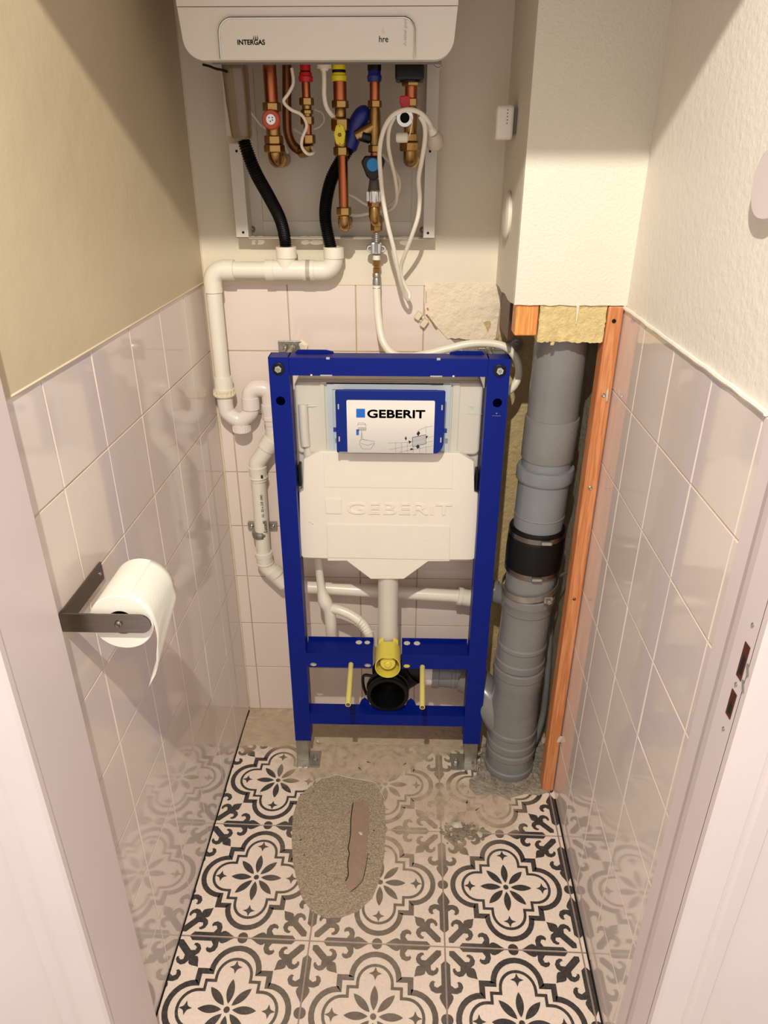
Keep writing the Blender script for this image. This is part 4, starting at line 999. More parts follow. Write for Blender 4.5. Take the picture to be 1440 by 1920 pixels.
part('offset_bend', tube(bmesh.new(), arc_path(p[1]+Vector((0, 0, 0.015)), p[1]+Vector((0.002, 0, -0.003)), p[2], 0.02)[:-1] + arc_path(p[1].lerp(p[2], 0.5), p[2], p[2]+Vector((0.001, 0, -0.045)), 0.02)[1:], 0.0195, 28), m_pvc, wp, smooth=True)
d12 = (p[2]-p[1]).normalized()
part('socket_ring', lathe(bmesh.new(), p[1]+d12*0.008, d12, [(0, 0.0195), (0.0008, 0.0222), (0.028, 0.0222), (0.0288, 0.0195)], 28), m_pvc, wp, smooth=True)
part('socket_ring', lathe(bmesh.new(), p[2]+Vector((0, 0, -0.008)), (0.02, 0, -1), [(0, 0.0195), (0.0008, 0.0225), (0.006, 0.0215), (0.026, 0.0210), (0.0268, 0.0225), (0.029, 0.0225), (0.0295, 0.018)], 28), m_pvc, wp, smooth=True)
sp_ = part('straight_pipe', cyl(p[2]+Vector((0, 0, -0.03)), p[4]+Vector((-0.003, 0, 0.03)), 0.0178, 26), m_pvc, wp, smooth=True)
# print running down the pipe
def vtext(s, size, x, y, z, mat, parent, bold=0.0002, nm='printed_text'):
    m_ = Matrix.Translation((x, y, z)) @ Matrix(((0, -1, 0, 0), (0, 0, -1, 0), (1, 0, 0, 0), (0, 0, 0, 1))) @ Matrix.Identity(4)
    part(nm, text_mesh(s, size, m_, 0.0001, bold), mat, parent)
q = (0.0545, -0.06, 0.6202)
vtext('Lucelli', 0.013, q[0]+0.002, YP-0.0182, q[2], m_print_black, sp_, 0.0001)
vtext('LL  32 x 3.0  (W)', 0.0085, q[0]-0.001, YP-0.0183, q[2]+0.043, m_print_black, sp_, 0.0)
part('print_mark', B(0.0477, 0.0566, YP-0.0186, YP-0.0175, 0.7656, 0.7739), m_print_black, sp_)
q4 = p[4]; d45 = (p[5]-p[4]).normalized()
part('socket_ring', lathe(bmesh.new(), q4+Vector((-0.003, 0, 0.032)), (0.05, 0, -1), [(0, 0.018), (0.0008, 0.0222), (0.012, 0.0222), (0.0125, 0.0208), (0.030, 0.0205), (0.0308, 0.022), (0.033, 0.0215), (0.034, 0.0195)], 28), m_pvc, wp, smooth=True)
part('lower_bend', tube(bmesh.new(), arc_path(q4+Vector((-0.003, 0, 0.008)), q4+Vector((0.001, 0, -0.012)), p[5]+d45*0.01, 0.02), 0.0195, 28), m_pvc, wp, smooth=True)
part('socket_ring', lathe(bmesh.new(), q4.lerp(p[5], 0.35), d45, [(0, 0.019), (0.0008, 0.0222), (0.020, 0.0220), (0.0208, 0.0195)], 28), m_pvc, wp, smooth=True)
R1 = [(0.1649, -0.045, 0.4572), (0.5412, -0.045, 0.4311), (0.6244, -0.05, 0.4161)]
bm = tube(bmesh.new(), arc_path(p[5]-d45*0.01, p[5]+d45*0.012+Vector((0.004, 0, -0.004)), R1[1], 0.03), 0.0165, 26)
part('long_run', bm, m_pvc, wp, smooth=True)
a, b = Vector(R1[1]), Vector(R1[2]); dd = (b-a).normalized()
part('socket_ring', lathe(bmesh.new(), a-dd*0.006, dd, [(0, 0.0165), (0.0008, 0.0235), (0.012, 0.0235), (0.0128, 0.0215), (0.055, 0.0212), (0.056, 0.020)], 28), m_pvc, wp, smooth=True)
part('end_piece', cyl(b-dd*0.02, (0.616, -0.110, 0.498), 0.0205, 26), m_pvc_pink, wp, smooth=True)
# pipe clamp
pc = emp('pipe_clamp', tuple(p[3]), 'galvanised two-lug clamp holding the printed white waste pipe to the back wall', 'pipe clamp')
z_ = p[3].z; x_ = p[3].x-0.001
part('band', lathe(bmesh.new(), (x_, YP, z_+0.010), (0, 0, -1), [(0, 0.0178), (0.0002, 0.0198), (0.004, 0.0198), (0.0055, 0.0208), (0.0125, 0.0208), (0.014, 0.0198), (0.018, 0.0198), (0.0182, 0.0178)], 30), m_galv, pc, smooth=True)
for s in (-1, 1):
    part('lug', B(min(x_+s*0.018, x_+s*0.037), max(x_+s*0.018, x_+s*0.037), -0.012, -0.002, z_-0.006, z_+0.014), m_galv, pc, bevel=0.0012)
    screw_head((x_+s*0.0275, -0.012, z_+0.004), (0, -1, 0), 0.005, m_chrome, pc)

# ---------------------------------------------------------------- boiler
bo = emp('boiler', (0.246, -0.13, 1.592), 'white wall-hung combi boiler above the pipework, only its lower part in view', 'boiler')
YH = -0.265
def house(z0, z1, rb, x0, x1, y0=YH, nm='housing', xt=0.0, y1=-0.004):
    pts = rrect(x0, x1, z0, z1, (rb, rb, 0.001, 0.001), 8)
    pts = [(a + (-xt if a < 0.25 else xt)*((c-z0)/(z1-z0)), c) for a, c in pts]
    return part(nm, xzprism(pts, y0, y1), m_housing, bo, smooth=True, bevel=0.009, seg=4)
hx0, hz0 = [0.0304, 1.5916]; hx1 = 0.4582
zs = 1.6626
hs = house(hz0, zs, 0.028, hx0, hx1, xt=0.006, y1=-0.232)
ZB = 1.614
part('chassis', xzprism([(hx0+0.012, ZB), (hx1-0.012, ZB), (hx1+0.004, zs), (hx0-0.004, zs)], -0.2325, -0.004), m_bracketin, bo)
for xa, xb in ((hx0-0.001, hx0+0.004), (hx1-0.004, hx1+0.001)): part('side_skirt', B(xa, xb, -0.2325, -0.004, hz0+0.030, zs), m_housing, bo)
house(zs+0.0008, 2.25, 0.001, hx0-0.0065, hx1+0.0065, nm='front_cover')
# bottom plate recess, dark
part('bottom_rail', B(hx0+0.035, hx1-0.016, -0.2345, -0.230, hz0-0.003, hz0+0.006), m_print_grey, hs, bevel=0.001)
# flap with chrome edge
fx0, fx1 = 0.0878, 0.3975; fz1 = 1.6478
flp = part('control_flap', xzprism(rrect(fx0, fx1, hz0+0.001, fz1, (0.002, 0.002, 0.018, 0.022), 8), YH-0.003, YH+0.002), m_housing, hs, smooth=True, bevel=0.0012)
out = rrect(fx0, fx1, hz0+0.001, fz1, (0.0, 0.0, 0.018, 0.022), 8)
path = [Vector((a, YH-0.003, c)) for a, c in out]
path = path[1:] + [path[0]]          # from bottom right up, over, down to bottom left
part('chrome_trim', tube(bmesh.new(), path, 0.0019, 8), m_chrome, flp, smooth=True)
a_, b_ = (0.1166, -0.268, 1.6121), (0.1601, -0.268, 1.612)
part('maker_lettering', text_mesh('INTERGAS', 0.0095, at(a_[0], YH-0.0033, a_[2]), 0.0001, 0.0003, width=b_[0]-a_[0]), m_print_grey, flp)
for k in range(3):
    x = 0.1421+k*0.0032; z = 1.6184
    part('flame_mark', xzprism([(x-0.0011, z), (x+0.0009, z), (x+0.0014, z+0.003), (x+0.0002, z+0.0065), (x-0.0002, z+0.0035)], YH-0.0034, YH-0.0030), m_print_grey, flp)
a_, b_ = (0.3417, -0.268, 1.6152), (0.356, -0.268, 1.6151)
part('model_lettering', text_mesh('hre', 0.0118, at(a_[0], YH-0.0033, a_[2]), 0.0001, 0.0001, width=b_[0]-a_[0]), m_print_green, flp)
q = (0.3484, -0.268, 1.6307)
part('moon_mark', xzprism([(q[0]-0.003, q[2]-0.001), (q[0]-0.001, q[2]-0.004), (q[0]+0.003, q[2]-0.0035), (q[0]+0.001, q[2]-0.001), (q[0]+0.0005, q[2]+0.003), (q[0]-0.002, q[2]+0.003)], YH-0.0033, YH-0.003), m_foam, flp)
q = (0.3865, -0.268, 1.6101)
vtext('A-label pump', 0.0075, q[0], YH-0.0033, q[2], m_print_light, flp, 0.0, 'side_lettering')
# condensate siphon
a = (0.0872, -0.17, 1.5956); b = (0.0898, -0.17, 1.4797)
bm = bmesh.new(); rings = []
for t_, hw, hd in ((0, 0.0195, 0.026), (0.5, 0.0185, 0.024), (0.93, 0.0165, 0.020), (0.98, 0.0150, 0.018), (1.0, 0.011, 0.014)):
    c_ = Vector(a).lerp(Vector(b), t_)
    rings.append([bm.verts.new((c_.x+px_, -0.16+pz_, c_.z)) for px_, pz_ in rrect(-hw, hw, -hd, hd, 0.008, 4)])
for r_, s_ in zip(rings, rings[1:]):
    for i in range(len(r_)): bm.faces.new((r_[i], r_[(i+1) % len(r_)], s_[(i+1) % len(r_)], s_[i]))
bm.faces.new(rings[0]); bm.faces.new(rings[-1][::-1])
part('condensate_trap', bm, m_siphon, bo, smooth=True, angle=50, label='brown tinted condensate trap')
# sockets under the boiler
YC = -0.125
def sock(u, mats, nm='connection_collar'):
    pass
COLS = {
 'red': (0.2056, -0.125, [('s', 1.6013, 1.5892, 0.0095), ('b', 1.5892, 1.5835, 0.0091), ('c', 1.5868, 1.5729, 0.0134)]),
 'yel': (0.2652, -0.125, [('s', 1.6013, 1.5908, 0.0123), ('b', 1.5908, 1.5859, 0.0119), ('c', 1.5883, 1.5736, 0.0143)]),
 'blu': (0.3285, -0.125, [('s', 1.6012, 1.5899, 0.0123), ('b', 1.5995, 1.5891, 0.0114), ('c', 1.5891, 1.5728, 0.0133)])}
for key, mt, nm in (('red', m_red, 'red'), ('yel', m_ylever, 'yellow'), ('blu', m_bluecap, 'blue')):
    x, y, sg = COLS[key]
    (k1, a1, b1, r1), (k2, a2, b2, r2), (k3, a3, b3, r3) = sg
    bm = lathe(bmesh.new(), (x, y, ZB), (0, 0, -1), [(0, r1), (ZB-b1, r1)], 20)
    so = part('socket', bm, mt if key != 'blu' else m_blackp, bo, smooth=True)
    part('seal', lathe(bmesh.new(), (x, y, a2), (0, 0, -1), [(0, r2*1.02), (a2-b2, r2*1.02)], 20), m_black, so, smooth=True)
    hh = a3-b3
    part('collar', lathe(bmesh.new(), (x, y, a3), (0, 0, -1), [(0, r3*0.84), (hh*0.35, r3*0.86), (hh*0.5, r3), (hh, r3*0.92)], 20), mt, so, smooth=True, label=nm+' plastic collar')
bx0, bx1, bz0 = 0.3656, 0.417, 1.5735
part('pump_block', B(bx0, bx1, -0.150, -0.08, bz0, ZB), m_blackp, bo, bevel=0.004, label='black block above the return pipe')
part('pump_collar', lathe(bmesh.new(), (0.3922, -0.125, ZB), (0, 0, -1), [(0, 0.017), (0.012, 0.019), (ZB-bz0+0.002, 0.019)], 20), m_blackp, bo, smooth=True)
part('cable_gland', lathe(bmesh.new(), (0.2409, -0.14, 1.596), (0, 0, -1), [(-0.018, 0.013), (0.004, 0.013), (0.005, 0.008), (0.008, 0.007)], 16), m_cable, bo, smooth=True)
part('wiring_stub', T([(0.0407, -0.2, 1.592), (0.0513, -0.2, 1.5897), (0.0627, -0.2, 1.5858), (0.0726, -0.2, 1.5842), (0.0784, -0.19, 1.5828)], 0.0022, 6), m_black, bo, smooth=True)
part('latch', T([(0.4293, -0.22, 1.5895), (0.4381, -0.22, 1.591), (0.4435, -0.22, 1.5872), (0.4365, -0.22, 1.5842), (0.4293, -0.22, 1.5887)], 0.0014, 6), m_galv, bo, smooth=True)

# ---------------------------------------------------------------- mounting frame of the boiler
mf = emp('boiler_bracket', (0.246, -0.03, 1.30), 'grey-white sheet steel mounting frame behind the boiler pipework', 'mounting frame')
MY = -0.048
cx0, cx1 = 0.0427-0.003, 0.066-0.001
zb_ = 1.3027
dx0, dx1 = 0.4242, 0.4472
for (x0, x1, s) in ((cx0, cx1, 1), (dx0, dx1, -1)):
    zt_ = 1.475 if s > 0 else 1.612
    bm = bmesh.new(); box(bm, x0, x1, MY, MY+0.0015, zb_-0.001, zt_)
    xi = x1 if s > 0 else x0
    box(bm, min(xi, xi-s*0.0015), max(xi, xi-s*0.0015), MY+0.0015, -0.003, zb_, 1.612)
    ch_ = part('side_channel', bm, m_bracketp, mf, bevel=0.0004)
    part('inner_flange', B(min(xi, xi+s*0.024), max(xi, xi+s*0.024), -0.006, -0.0035, zb_+0.002, 1.612), m_bracketin, ch_)
    xm = (x0+x1)/2+s*0.002
    for zz in (1.462, zb_+0.010): part('hole', lathe(bmesh.new(), (xm, MY-0.0002, zz), (0, -1, 0), [(0, 0.0026), (0.0003, 0.0026)], 12), m_hole, ch_)
part('upper_left_strip', B(cx0-0.002, cx1-0.004, MY, MY+0.0015, 1.4885, 1.612), m_bracketp, mf)
# bottom shelf with slots
def hx(u): return u
hl = [0.0798, 0.1768, 0.2007, 0.389]
hl = [0.20+(h_-0.20)*0.985 for h_ in hl]
loops = [[(cx0, MY), (dx1, MY), (dx1, -0.003), (cx0, -0.003)]]
for h_, w_ in zip(hl, (0.0105, 0.0095, 0.015, 0.012)): loops.append([(h_+w_*math.cos(2*PI*i/16), -0.0255+0.0092*math.sin(2*PI*i/16)) for i in range(16)])
loops.append([(cx0+0.030+0.009*math.cos(2*PI*i/16), -0.0255+0.0092*math.sin(2*PI*i/16)) for i in range(16)])
sh = part('shelf', plate2d(loops, 0.0012, Matrix.Translation((0, 0, zb_))), m_bracketin, mf)
part('front_lip', B(cx1, dx0, MY, MY+0.0012, zb_-0.0015, zb_+0.0012), m_foam, sh)
part('rear_lip', B(cx1, dx0, -0.0048, -0.0035, zb_, zb_+0.028), m_bracketp, sh)
part('back_sheet', B(cx1+0.02, dx0-0.02, -0.0032, -0.0022, zb_+0.028, 1.612), m_bracketin, mf, label='light grey back sheet')
for u in (0.066, 0.4235): screw_head((u, -0.0048, 1.3153), (0, -1, 0), 0.0062, m_galv, mf, 'wall_bolt')

# ---------------------------------------------------------------- pipes under the boiler
def column(root, col, styles, n=20):
    x, y, sg = col; objs = []
    for k, z1, z0, r in sg:
        h = z1-z0; org = (x, y, z1); dn = (0, 0, -1)
        if k == 'cu': o_ = part('copper_pipe', lathe(bmesh.new(), org, dn, [(0, r), (h, r)], n), m_copper, root, smooth=True)
        elif k == 'nut': o_ = part('compression_nut', hexnut(org, dn, 0, h, r*1.08), m_brass, root, bevel=0.0006)
        elif k == 'br': o_ = part('valve_body', lathe(bmesh.new(), org, dn, [(0, r*0.85), (h*0.15, r), (h*0.85, r), (h, r*0.85)], n), m_brass, root, smooth=True)
        elif k == 'el':
            o_ = part('elbow', tube(bmesh.new(), arc_path((x, y, z1), (x, y, z0+r*0.9), (x, -0.006, z0+r*0.9), r*1.1), r*0.92, n), m_brass, root, smooth=True)
            part('elbow_rim', lathe(bmesh.new(), (x+r*0.25, y+r*1.0, z0+r*0.9), (0.15, 1, 0), [(0, r*1.12), (0.006, r*1.12)], 6), m_brass, root, bevel=0.0006)
            part('wall_pipe', cyl((x, y+r, z0+r*0.9), (x, -0.003, z0+r*0.9), r*0.75, 14), m_copper_dull, root, smooth=True)
        elif k == 'ch': o_ = part('valve_collar', lathe(bmesh.new(), org, dn, [(0, r*0.9), (h*0.1, r), (h*0.9, r), (h, r*0.9)], n), m_chrome, root, smooth=True)
        elif k == 'bk': o_ = part('threaded_nipple', lathe(bmesh.new(), org, dn, [(h*i/12, r*(1.0 if i % 2 else 0.86)) for i in range(13)], 14), m_galv, root, smooth=True)
        objs.append(o_)
    return objs
c1 = emp('heating_flow_pipe', (0.1358, -0.12, 1.4286), 'copper heating pipe with round orange thermometer knob, leftmost of the pipes under the boiler', 'pipe')
C1 = (0.1409, -0.12, [('cu', 1.6019, 1.5374, 0.0121), ('nut', 1.5408, 1.5264, 0.0156), ('br', 1.5272, 1.4717, 0.0133), ('nut', 1.4875, 1.4726, 0.0164), ('nut', 1.4726, 1.4593, 0.018), ('el', 1.461, 1.4341, 0.0146)])
column(c1, C1, None)
q = (0.1418, -0.145, 1.5126)
kn = part('thermometer_knob', lathe(bmesh.new(), (q[0], -0.128, q[2]), (0, -1, 0), [(0, 0.012), (0.006, 0.0165), (0.014, 0.0165), (0.017, 0.0145), (0.0172, 0.009)], 28), m_orange, c1, smooth=True, label='orange knob')
part('dial', lathe(bmesh.new(), (q[0], -0.145, q[2]), (0, -1, 0), [(0, 0.009), (0.001, 0.0085)], 20), m_chrome, kn, smooth=True)
for dx_, dz_ in ((-0.003, 0.003), (0.003, 0.003), (-0.001, -0.003), (0.003, -0.001)): part('dial_mark', lathe(bmesh.new(), (q[0]+dx_, -0.1462, q[2]+dz_), (0, -1, 0), [(0, 0.0012), (0.0003, 0.0012)], 8), m_print_black, kn)
c2 = emp('hot_water_pipe', (0.1976, -0.11, 1.4558), 'thin copper pipe with red collar, second from the left under the boiler', 'pipe')
C2 = (0.2042, -0.115, [('cu', 1.5761, 1.5444, 0.0078), ('nut', 1.5486, 1.536, 0.0127), ('br', 1.5368, 1.5292, 0.0088), ('nut', 1.5292, 1.5223, 0.0108), ('br', 1.5232, 1.518, 0.0088), ('nut', 1.5189, 1.5051, 0.0118), ('cu', 1.506, 1.4859, 0.0074), ('nut', 1.4894, 1.4736, 0.0129)])
column(c2, C2, None)
x2 = C2[0]
q1 = [(0.2021, -0.115, 1.4753), (0.2022, -0.11, 1.4683), (0.1966, -0.1, 1.4621), (0.1881, -0.09, 1.4603)]
part('elbow', tube(bmesh.new(), spline(q1, 6), 0.011, 16), m_brass, c2, smooth=True)
o = part('copper_bend', T([(0.1674, -0.085, 1.6037), (0.1649, -0.085, 1.5617), (0.1621, -0.085, 1.514), (0.1628, -0.085, 1.4919), (0.17, -0.086, 1.4739), (0.182, -0.088, 1.4639), (0.1943, -0.09, 1.4612)], 0.0085, 16), m_copper_dull, c2, smooth=True, label='dull brown copper bend')
c3 = emp('gas_pipe', (0.2662, -0.1, 1.3287), 'copper gas pipe with yellow lever valve, under the middle of the boiler', 'pipe')
C3 = (0.2656, -0.115, [('cu', 1.5761, 1.541, 0.0121), ('nut', 1.5444, 1.5317, 0.0146), ('br', 1.5326, 1.5155, 0.0103), ('nut', 1.5155, 1.4947, 0.0168), ('br', 1.4999, 1.4665, 0.0119), ('nut', 1.4692, 1.454, 0.014)])
column(c3, C3, None)
C3b = (0.268, -0.115, [('cu', 1.4576, 1.3617, 0.0092), ('nut', 1.3655, 1.3502, 0.0135), ('br', 1.3512, 1.3387, 0.0109)])
column(c3, C3b, None)
xg = C3b[0]; q = (0.2686, -0.115, 1.3367)
part('elbow', tube(bmesh.new(), arc_path((xg, -0.115, q[2]+0.010), (xg, -0.115, q[2]-0.004), (xg, -0.05, q[2]-0.004), 0.010), 0.0115, 18), m_brass, c3, smooth=True)
part('elbow_rim', hexnut((xg, -0.104, q[2]-0.004), (0, 1, 0), 0, 0.006, 0.0145), m_brass, c3, bevel=0.0005)
part('wall_pipe', cyl((xg, -0.06, q[2]-0.004), (xg, -0.003, q[2]-0.004), 0.009, 14), m_copper_dull, c3, smooth=True)
lv = [(0.2589, 1.5034), (0.2658, 1.506), (0.2725, 1.5034), (0.2761, 1.4906), (0.2727, 1.4733), (0.2648, 1.4716), (0.258, 1.4733), (0.2546, 1.4889)]
lev = part('lever', xzprism(lv, -0.142, -0.134), m_ylever, c3, bevel=0.0018, label='yellow lever')
q = (0.2654, -0.142, 1.488)
screw_head((q[0], -0.142, q[2]), (0, -1, 0), 0.0032, m_brass, lev)
for dz_ in (-0.014, 0.014): part('pip', lathe(bmesh.new(), (q[0], -0.1418, q[2]+dz_), (0, -1, 0), [(0, 0.0009), (0.0004, 0.0009)], 8), m_hole, lev)
part('lever_stem', cyl((q[0], -0.135, q[2]), (q[0], -0.11, q[2]), 0.006, 12), m_brass, lev)
c4 = emp('cold_water_pipe', (0.3293, -0.1, 1.3042), 'copper water pipe with blue collar and black filling valve under the boiler', 'pipe')
C4 = (0.3287, -0.115, [('cu', 1.576, 1.541, 0.0092), ('nut', 1.5444, 1.5325, 0.0122), ('br', 1.5342, 1.4701, 0.0103), ('nut', 1.4719, 1.4594, 0.012), ('cu', 1.4612, 1.4505, 0.0085)])
column(c4, C4, None)
part('tee_branch', cyl((C4[0], -0.115, 1.5034), (C4[0]-0.035, -0.115, 1.486), 0.010, 16), m_brass, c4, smooth=True)
kv = part('filling_valve', xzprism([(0.3104, 1.4541), (0.342, 1.4541), (0.348, 1.4453), (0.339, 1.4202), (0.331, 1.4129), (0.321, 1.4129), (0.3131, 1.4201), (0.3034, 1.4434)], -0.140, -0.100), m_blackp, c4, bevel=0.003, label='black filling valve')
q = (0.3254, -0.142, 1.4391)
part('blue_disc', lathe(bmesh.new(), (q[0], -0.140, q[2]), (0, -1, 0), [(0, 0.0112), (0.0015, 0.0112), (0.002, 0.0105)], 28), m_cyan, kv, smooth=True, label='bright blue disc')
C4b = (0.327, -0.115, [('gr', 1.4142, 1.3938, 0.0102), ('ch', 1.3957, 1.3732, 0.0133), ('nut', 1.3751, 1.3656, 0.0123), ('br', 1.3675, 1.3446, 0.0108)])
x4 = C4b[0]
g = C4b[2][0]
part('valve_neck', lathe(bmesh.new(), (x4, -0.115, g[1]), (0, 0, -1), [(0, 0.009), (g[1]-g[2], 0.0125)], 20), M('dark_grey_plastic', (78, 74, 70), 0.4), c4, smooth=True)
column(c4, (x4, -0.115, C4b[2][1:]), None)
for k in range(10):
    a = PI + PI*k/9; zt_, zb2 = C4b[2][1][1], C4b[2][1][2]
    part('knurl', B(x4+0.0138*math.cos(a)-0.0007, x4+0.0138*math.cos(a)+0.0007, -0.115+0.0138*math.sin(a)-0.0006, -0.115+0.0138*math.sin(a)+0.0006, zb2+0.003, zt_-0.003), m_chrome, c4)
q = [(0.3269, -0.115, 1.3523), (0.3278, -0.112, 1.3425), (0.3315, -0.1, 1.3377), (0.3342, -0.085, 1.3405)]
part('elbow', tube(bmesh.new(), spline(q, 6), 0.010, 16), m_brass, c4, smooth=True)
C4c = (0.3299, -0.085, [('nut', 1.3365, 1.3187, 0.0112), ('bk', 1.3197, 1.2976, 0.0069)])
column(c4, C4c, None)
bl_ = part('blue_handle', tube(bmesh.new(), spline([(0.3193, -0.1, 1.5247), (0.3075, -0.1, 1.5221), (0.2974, -0.1, 1.5108), (0.2891, -0.1, 1.4933), (0.2808, -0.1, 1.4738), (0.2755, -0.1, 1.4612)], 5), [0.008, 0.011, 0.013, 0.0145, 0.0155, 0.016]+[0.0165]*6+[0.0165]*6+[0.016]*5+[0.014, 0.012, 0.010], 14), m_bluecap, c4, smooth=True, label='dark blue relief valve body')
part('relief_knob', cyl((0.3197, -0.115, 1.4833), (0.304, -0.118, 1.4876), 0.010, 18), m_blackp, bl_, smooth=True)
part('knob_plate', cyl((0.3041, -0.119, 1.4876), (0.3012, -0.1195, 1.4885), 0.0065, 16), m_galv, bl_, smooth=True)
c5 = emp('return_pipe', (0.3958, -0.12, 1.429), 'brass and copper return pipe with red drain tap, rightmost of the pipes under the boiler', 'pipe')
C5 = (0.3945, -0.12, [('nut', 1.5723, 1.5657, 0.0163), ('cu', 1.5673, 1.5474, 0.011), ('nut', 1.5474, 1.5339, 0.0126), ('br', 1.5356, 1.4807, 0.0122), ('nut', 1.4911, 1.4771, 0.0158), ('nut', 1.4771, 1.4613, 0.0188), ('el', 1.463, 1.4344, 0.014)])
column(c5, C5, None)
q = (0.3836, -0.165, 1.5118)
tp_ = part('drain_tap', lathe(bmesh.new(), (q[0], -0.118, q[2]+0.012), (0, -1, -0.20), [(0, 0.010), (0.030, 0.011), (0.034, 0.0155), (0.046, 0.0155), (0.048, 0.0145), (0.048, 0.0085), (0.030, 0.0080)], 24, cap=False), m_chrome, c5, smooth=True, label='chrome drain tap')
part('tap_bore', lathe(bmesh.new(), (q[0], -0.152, q[2]+0.005), (0, -1, -0.20), [(0, 0.0088), (0.001, 0.0086)], 20), m_hole, tp_)
rt = part('tap_handle', xzprism([(0.3746, 1.5488), (0.3916, 1.5496), (0.3927, 1.5365), (0.3911, 1.5241), (0.3768, 1.5241), (0.3766, 1.5357), (0.3738, 1.5373)], -0.156, -0.144), m_red, c5, bevel=0.0016, label='red tap handle')
q = (0.3801, -0.15, 1.4836)
part('tap_cap', lathe(bmesh.new(), (q[0]-0.012, -0.150, q[2]), (1, 0, 0), [(0, 0.0065), (0.003, 0.0085), (0.02, 0.0085), (0.022, 0.006)], 16), m_pvc, c5, smooth=True, label='white screw cap')
part('cap_strap', T([(0.392, -0.165, 1.5193), (0.3969, -0.165, 1.5085), (0.3944, -0.16, 1.4944), (0.3926, -0.155, 1.486)], 0.0009, 6), m_pvc, c5)

# flexible black condensate hoses
def corrugated(name, pts, r, label, pitch=0.0042):
    sp = spline(pts, 24); L_ = [0]
    for a, b in zip(sp, sp[1:]): L_.append(L_[-1]+(b-a).length)
    tot = L_[-1]; m_ = int(tot/pitch)*4; P_ = []; j = 0
    for i in range(m_+1):
        s = tot*i/m_
        while j < len(L_)-2 and L_[j+1] < s: j += 1
        P_.append(sp[j].lerp(sp[j+1], (s-L_[j])/max(L_[j+1]-L_[j], 1e-9)))
    rs = [r*(1.0, 0.9, 0.78, 0.9)[i % 4] for i in range(m_+1)]
    o_ = part(name, tube(bmesh.new(), P_, rs, 18), m_black, None, smooth=False)
    tag(o_, label, 'hose')
corrugated('corrugated_hose', [(0.0906, -0.15, 1.48), (0.0954, -0.148, 1.46), (0.1059, -0.135, 1.4243), (0.1228, -0.105, 1.3817), (0.1355, -0.07, 1.3407), (0.1396, -0.048, 1.3035), (0.139, -0.042, 1.2726)], 0.0125, 'black corrugated hose running from the brown condensate trap down to the white tee')
corrugated('corrugated_hose', [(0.28, -0.105, 1.4693), (0.264, -0.1, 1.4467), (0.2437, -0.09, 1.4143), (0.2306, -0.075, 1.3756), (0.2257, -0.06, 1.3403), (0.23, -0.05, 1.304), (0.236, -0.042, 1.273)], 0.0125, 'black corrugated hose running from the dark blue valve to the white elbow')

# cables
def cable(pts, r, label, nm='cable', n=10, mat=None):
    o_ = part(nm, T(pts, r, n, 6), mat or m_cable, None, smooth=True); tag(o_, label, 'cable'); return o_
cable([(0.1847, -0.15, 1.591), (0.187, -0.155, 1.5689), (0.1783, -0.16, 1.5524), (0.169, -0.16, 1.5402), (0.1806, -0.16, 1.5278), (0.1992, -0.16, 1.5195), (0.2079, -0.16, 1.5028), (0.1993, -0.16, 1.4833), (0.197, -0.155, 1.4688), (0.2056, -0.15, 1.4575), (0.2152, -0.14, 1.4584), (0.2123, -0.12, 1.4664), (0.1936, -0.09, 1.4873), (0.1662, -0.07, 1.5012), (0.1512, -0.06, 1.497), (0.1503, -0.05, 1.4743), (0.1531, -0.04, 1.4585)], 0.0028, 'white sensor cable looping in front of the red-collared thin pipe')
cable([(0.0835, -0.06, 1.5372), (0.0964, -0.055, 1.5197), (0.1108, -0.05, 1.5036), (0.1354, -0.04, 1.4929)], 0.0022, 'thin white cable passing behind the orange knob pipe')
cable([(0.2101, -0.04, 1.5337), (0.2242, -0.04, 1.5275), (0.2279, -0.04, 1.5157), (0.2192, -0.04, 1.5048), (0.2066, -0.04, 1.5003)], 0.002, 'short loop of thin white cable behind the red-collared pipe')
cable([(0.2399, -0.14, 1.5934), (0.2401, -0.14, 1.5741), (0.2388, -0.135, 1.5499), (0.2424, -0.13, 1.5318), (0.2518, -0.12, 1.5195), (0.2602, -0.105, 1.5159)], 0.0040, 'white cable hanging from the white gland left of the gas pipe')
pk = emp('power_cable', (0.3951, -0.03, 1.1789), 'long white power cable with plug, coiled over the red drain tap and hanging down', 'cable')
pts = [(0.4348, -0.15, 1.4938), (0.4252, -0.17, 1.5083), (0.4124, -0.178, 1.5203), (0.3955, -0.182, 1.5258), (0.3769, -0.182, 1.5242), (0.3592, -0.18, 1.5145), (0.3461, -0.178, 1.4939), (0.3393, -0.175, 1.4644), (0.3402, -0.172, 1.4299), (0.3448, -0.165, 1.3851), (0.3536, -0.15, 1.3379), (0.3648, -0.13, 1.2926), (0.3722, -0.11, 1.2551), (0.3789, -0.09, 1.2233), (0.3858, -0.07, 1.1988), (0.395, -0.055, 1.1811), (0.3983, -0.05, 1.1901), (0.3913, -0.05, 1.2043), (0.3809, -0.055, 1.2266), (0.3796, -0.065, 1.2492), (0.388, -0.09, 1.2782), (0.4009, -0.12, 1.3162), (0.4112, -0.14, 1.3514), (0.4133, -0.15, 1.3845), (0.4104, -0.16, 1.4165), (0.4155, -0.165, 1.4473), (0.4202, -0.17, 1.4815), (0.4187, -0.172, 1.5024), (0.4108, -0.172, 1.5165)]
part('long_loop', T(pts, 0.0041, 10, 6), m_cable, pk, smooth=True)
pts = [(0.3656, -0.165, 1.5168), (0.3562, -0.162, 1.4985), (0.3541, -0.15, 1.4732), (0.3587, -0.13, 1.447), (0.3656, -0.11, 1.4196), (0.3698, -0.09, 1.391), (0.3676, -0.07, 1.3708), (0.3578, -0.05, 1.3578), (0.3435, -0.035, 1.3539), (0.3213, -0.025, 1.3501), (0.288, -0.02, 1.3436), (0.2682, -0.02, 1.3456)]
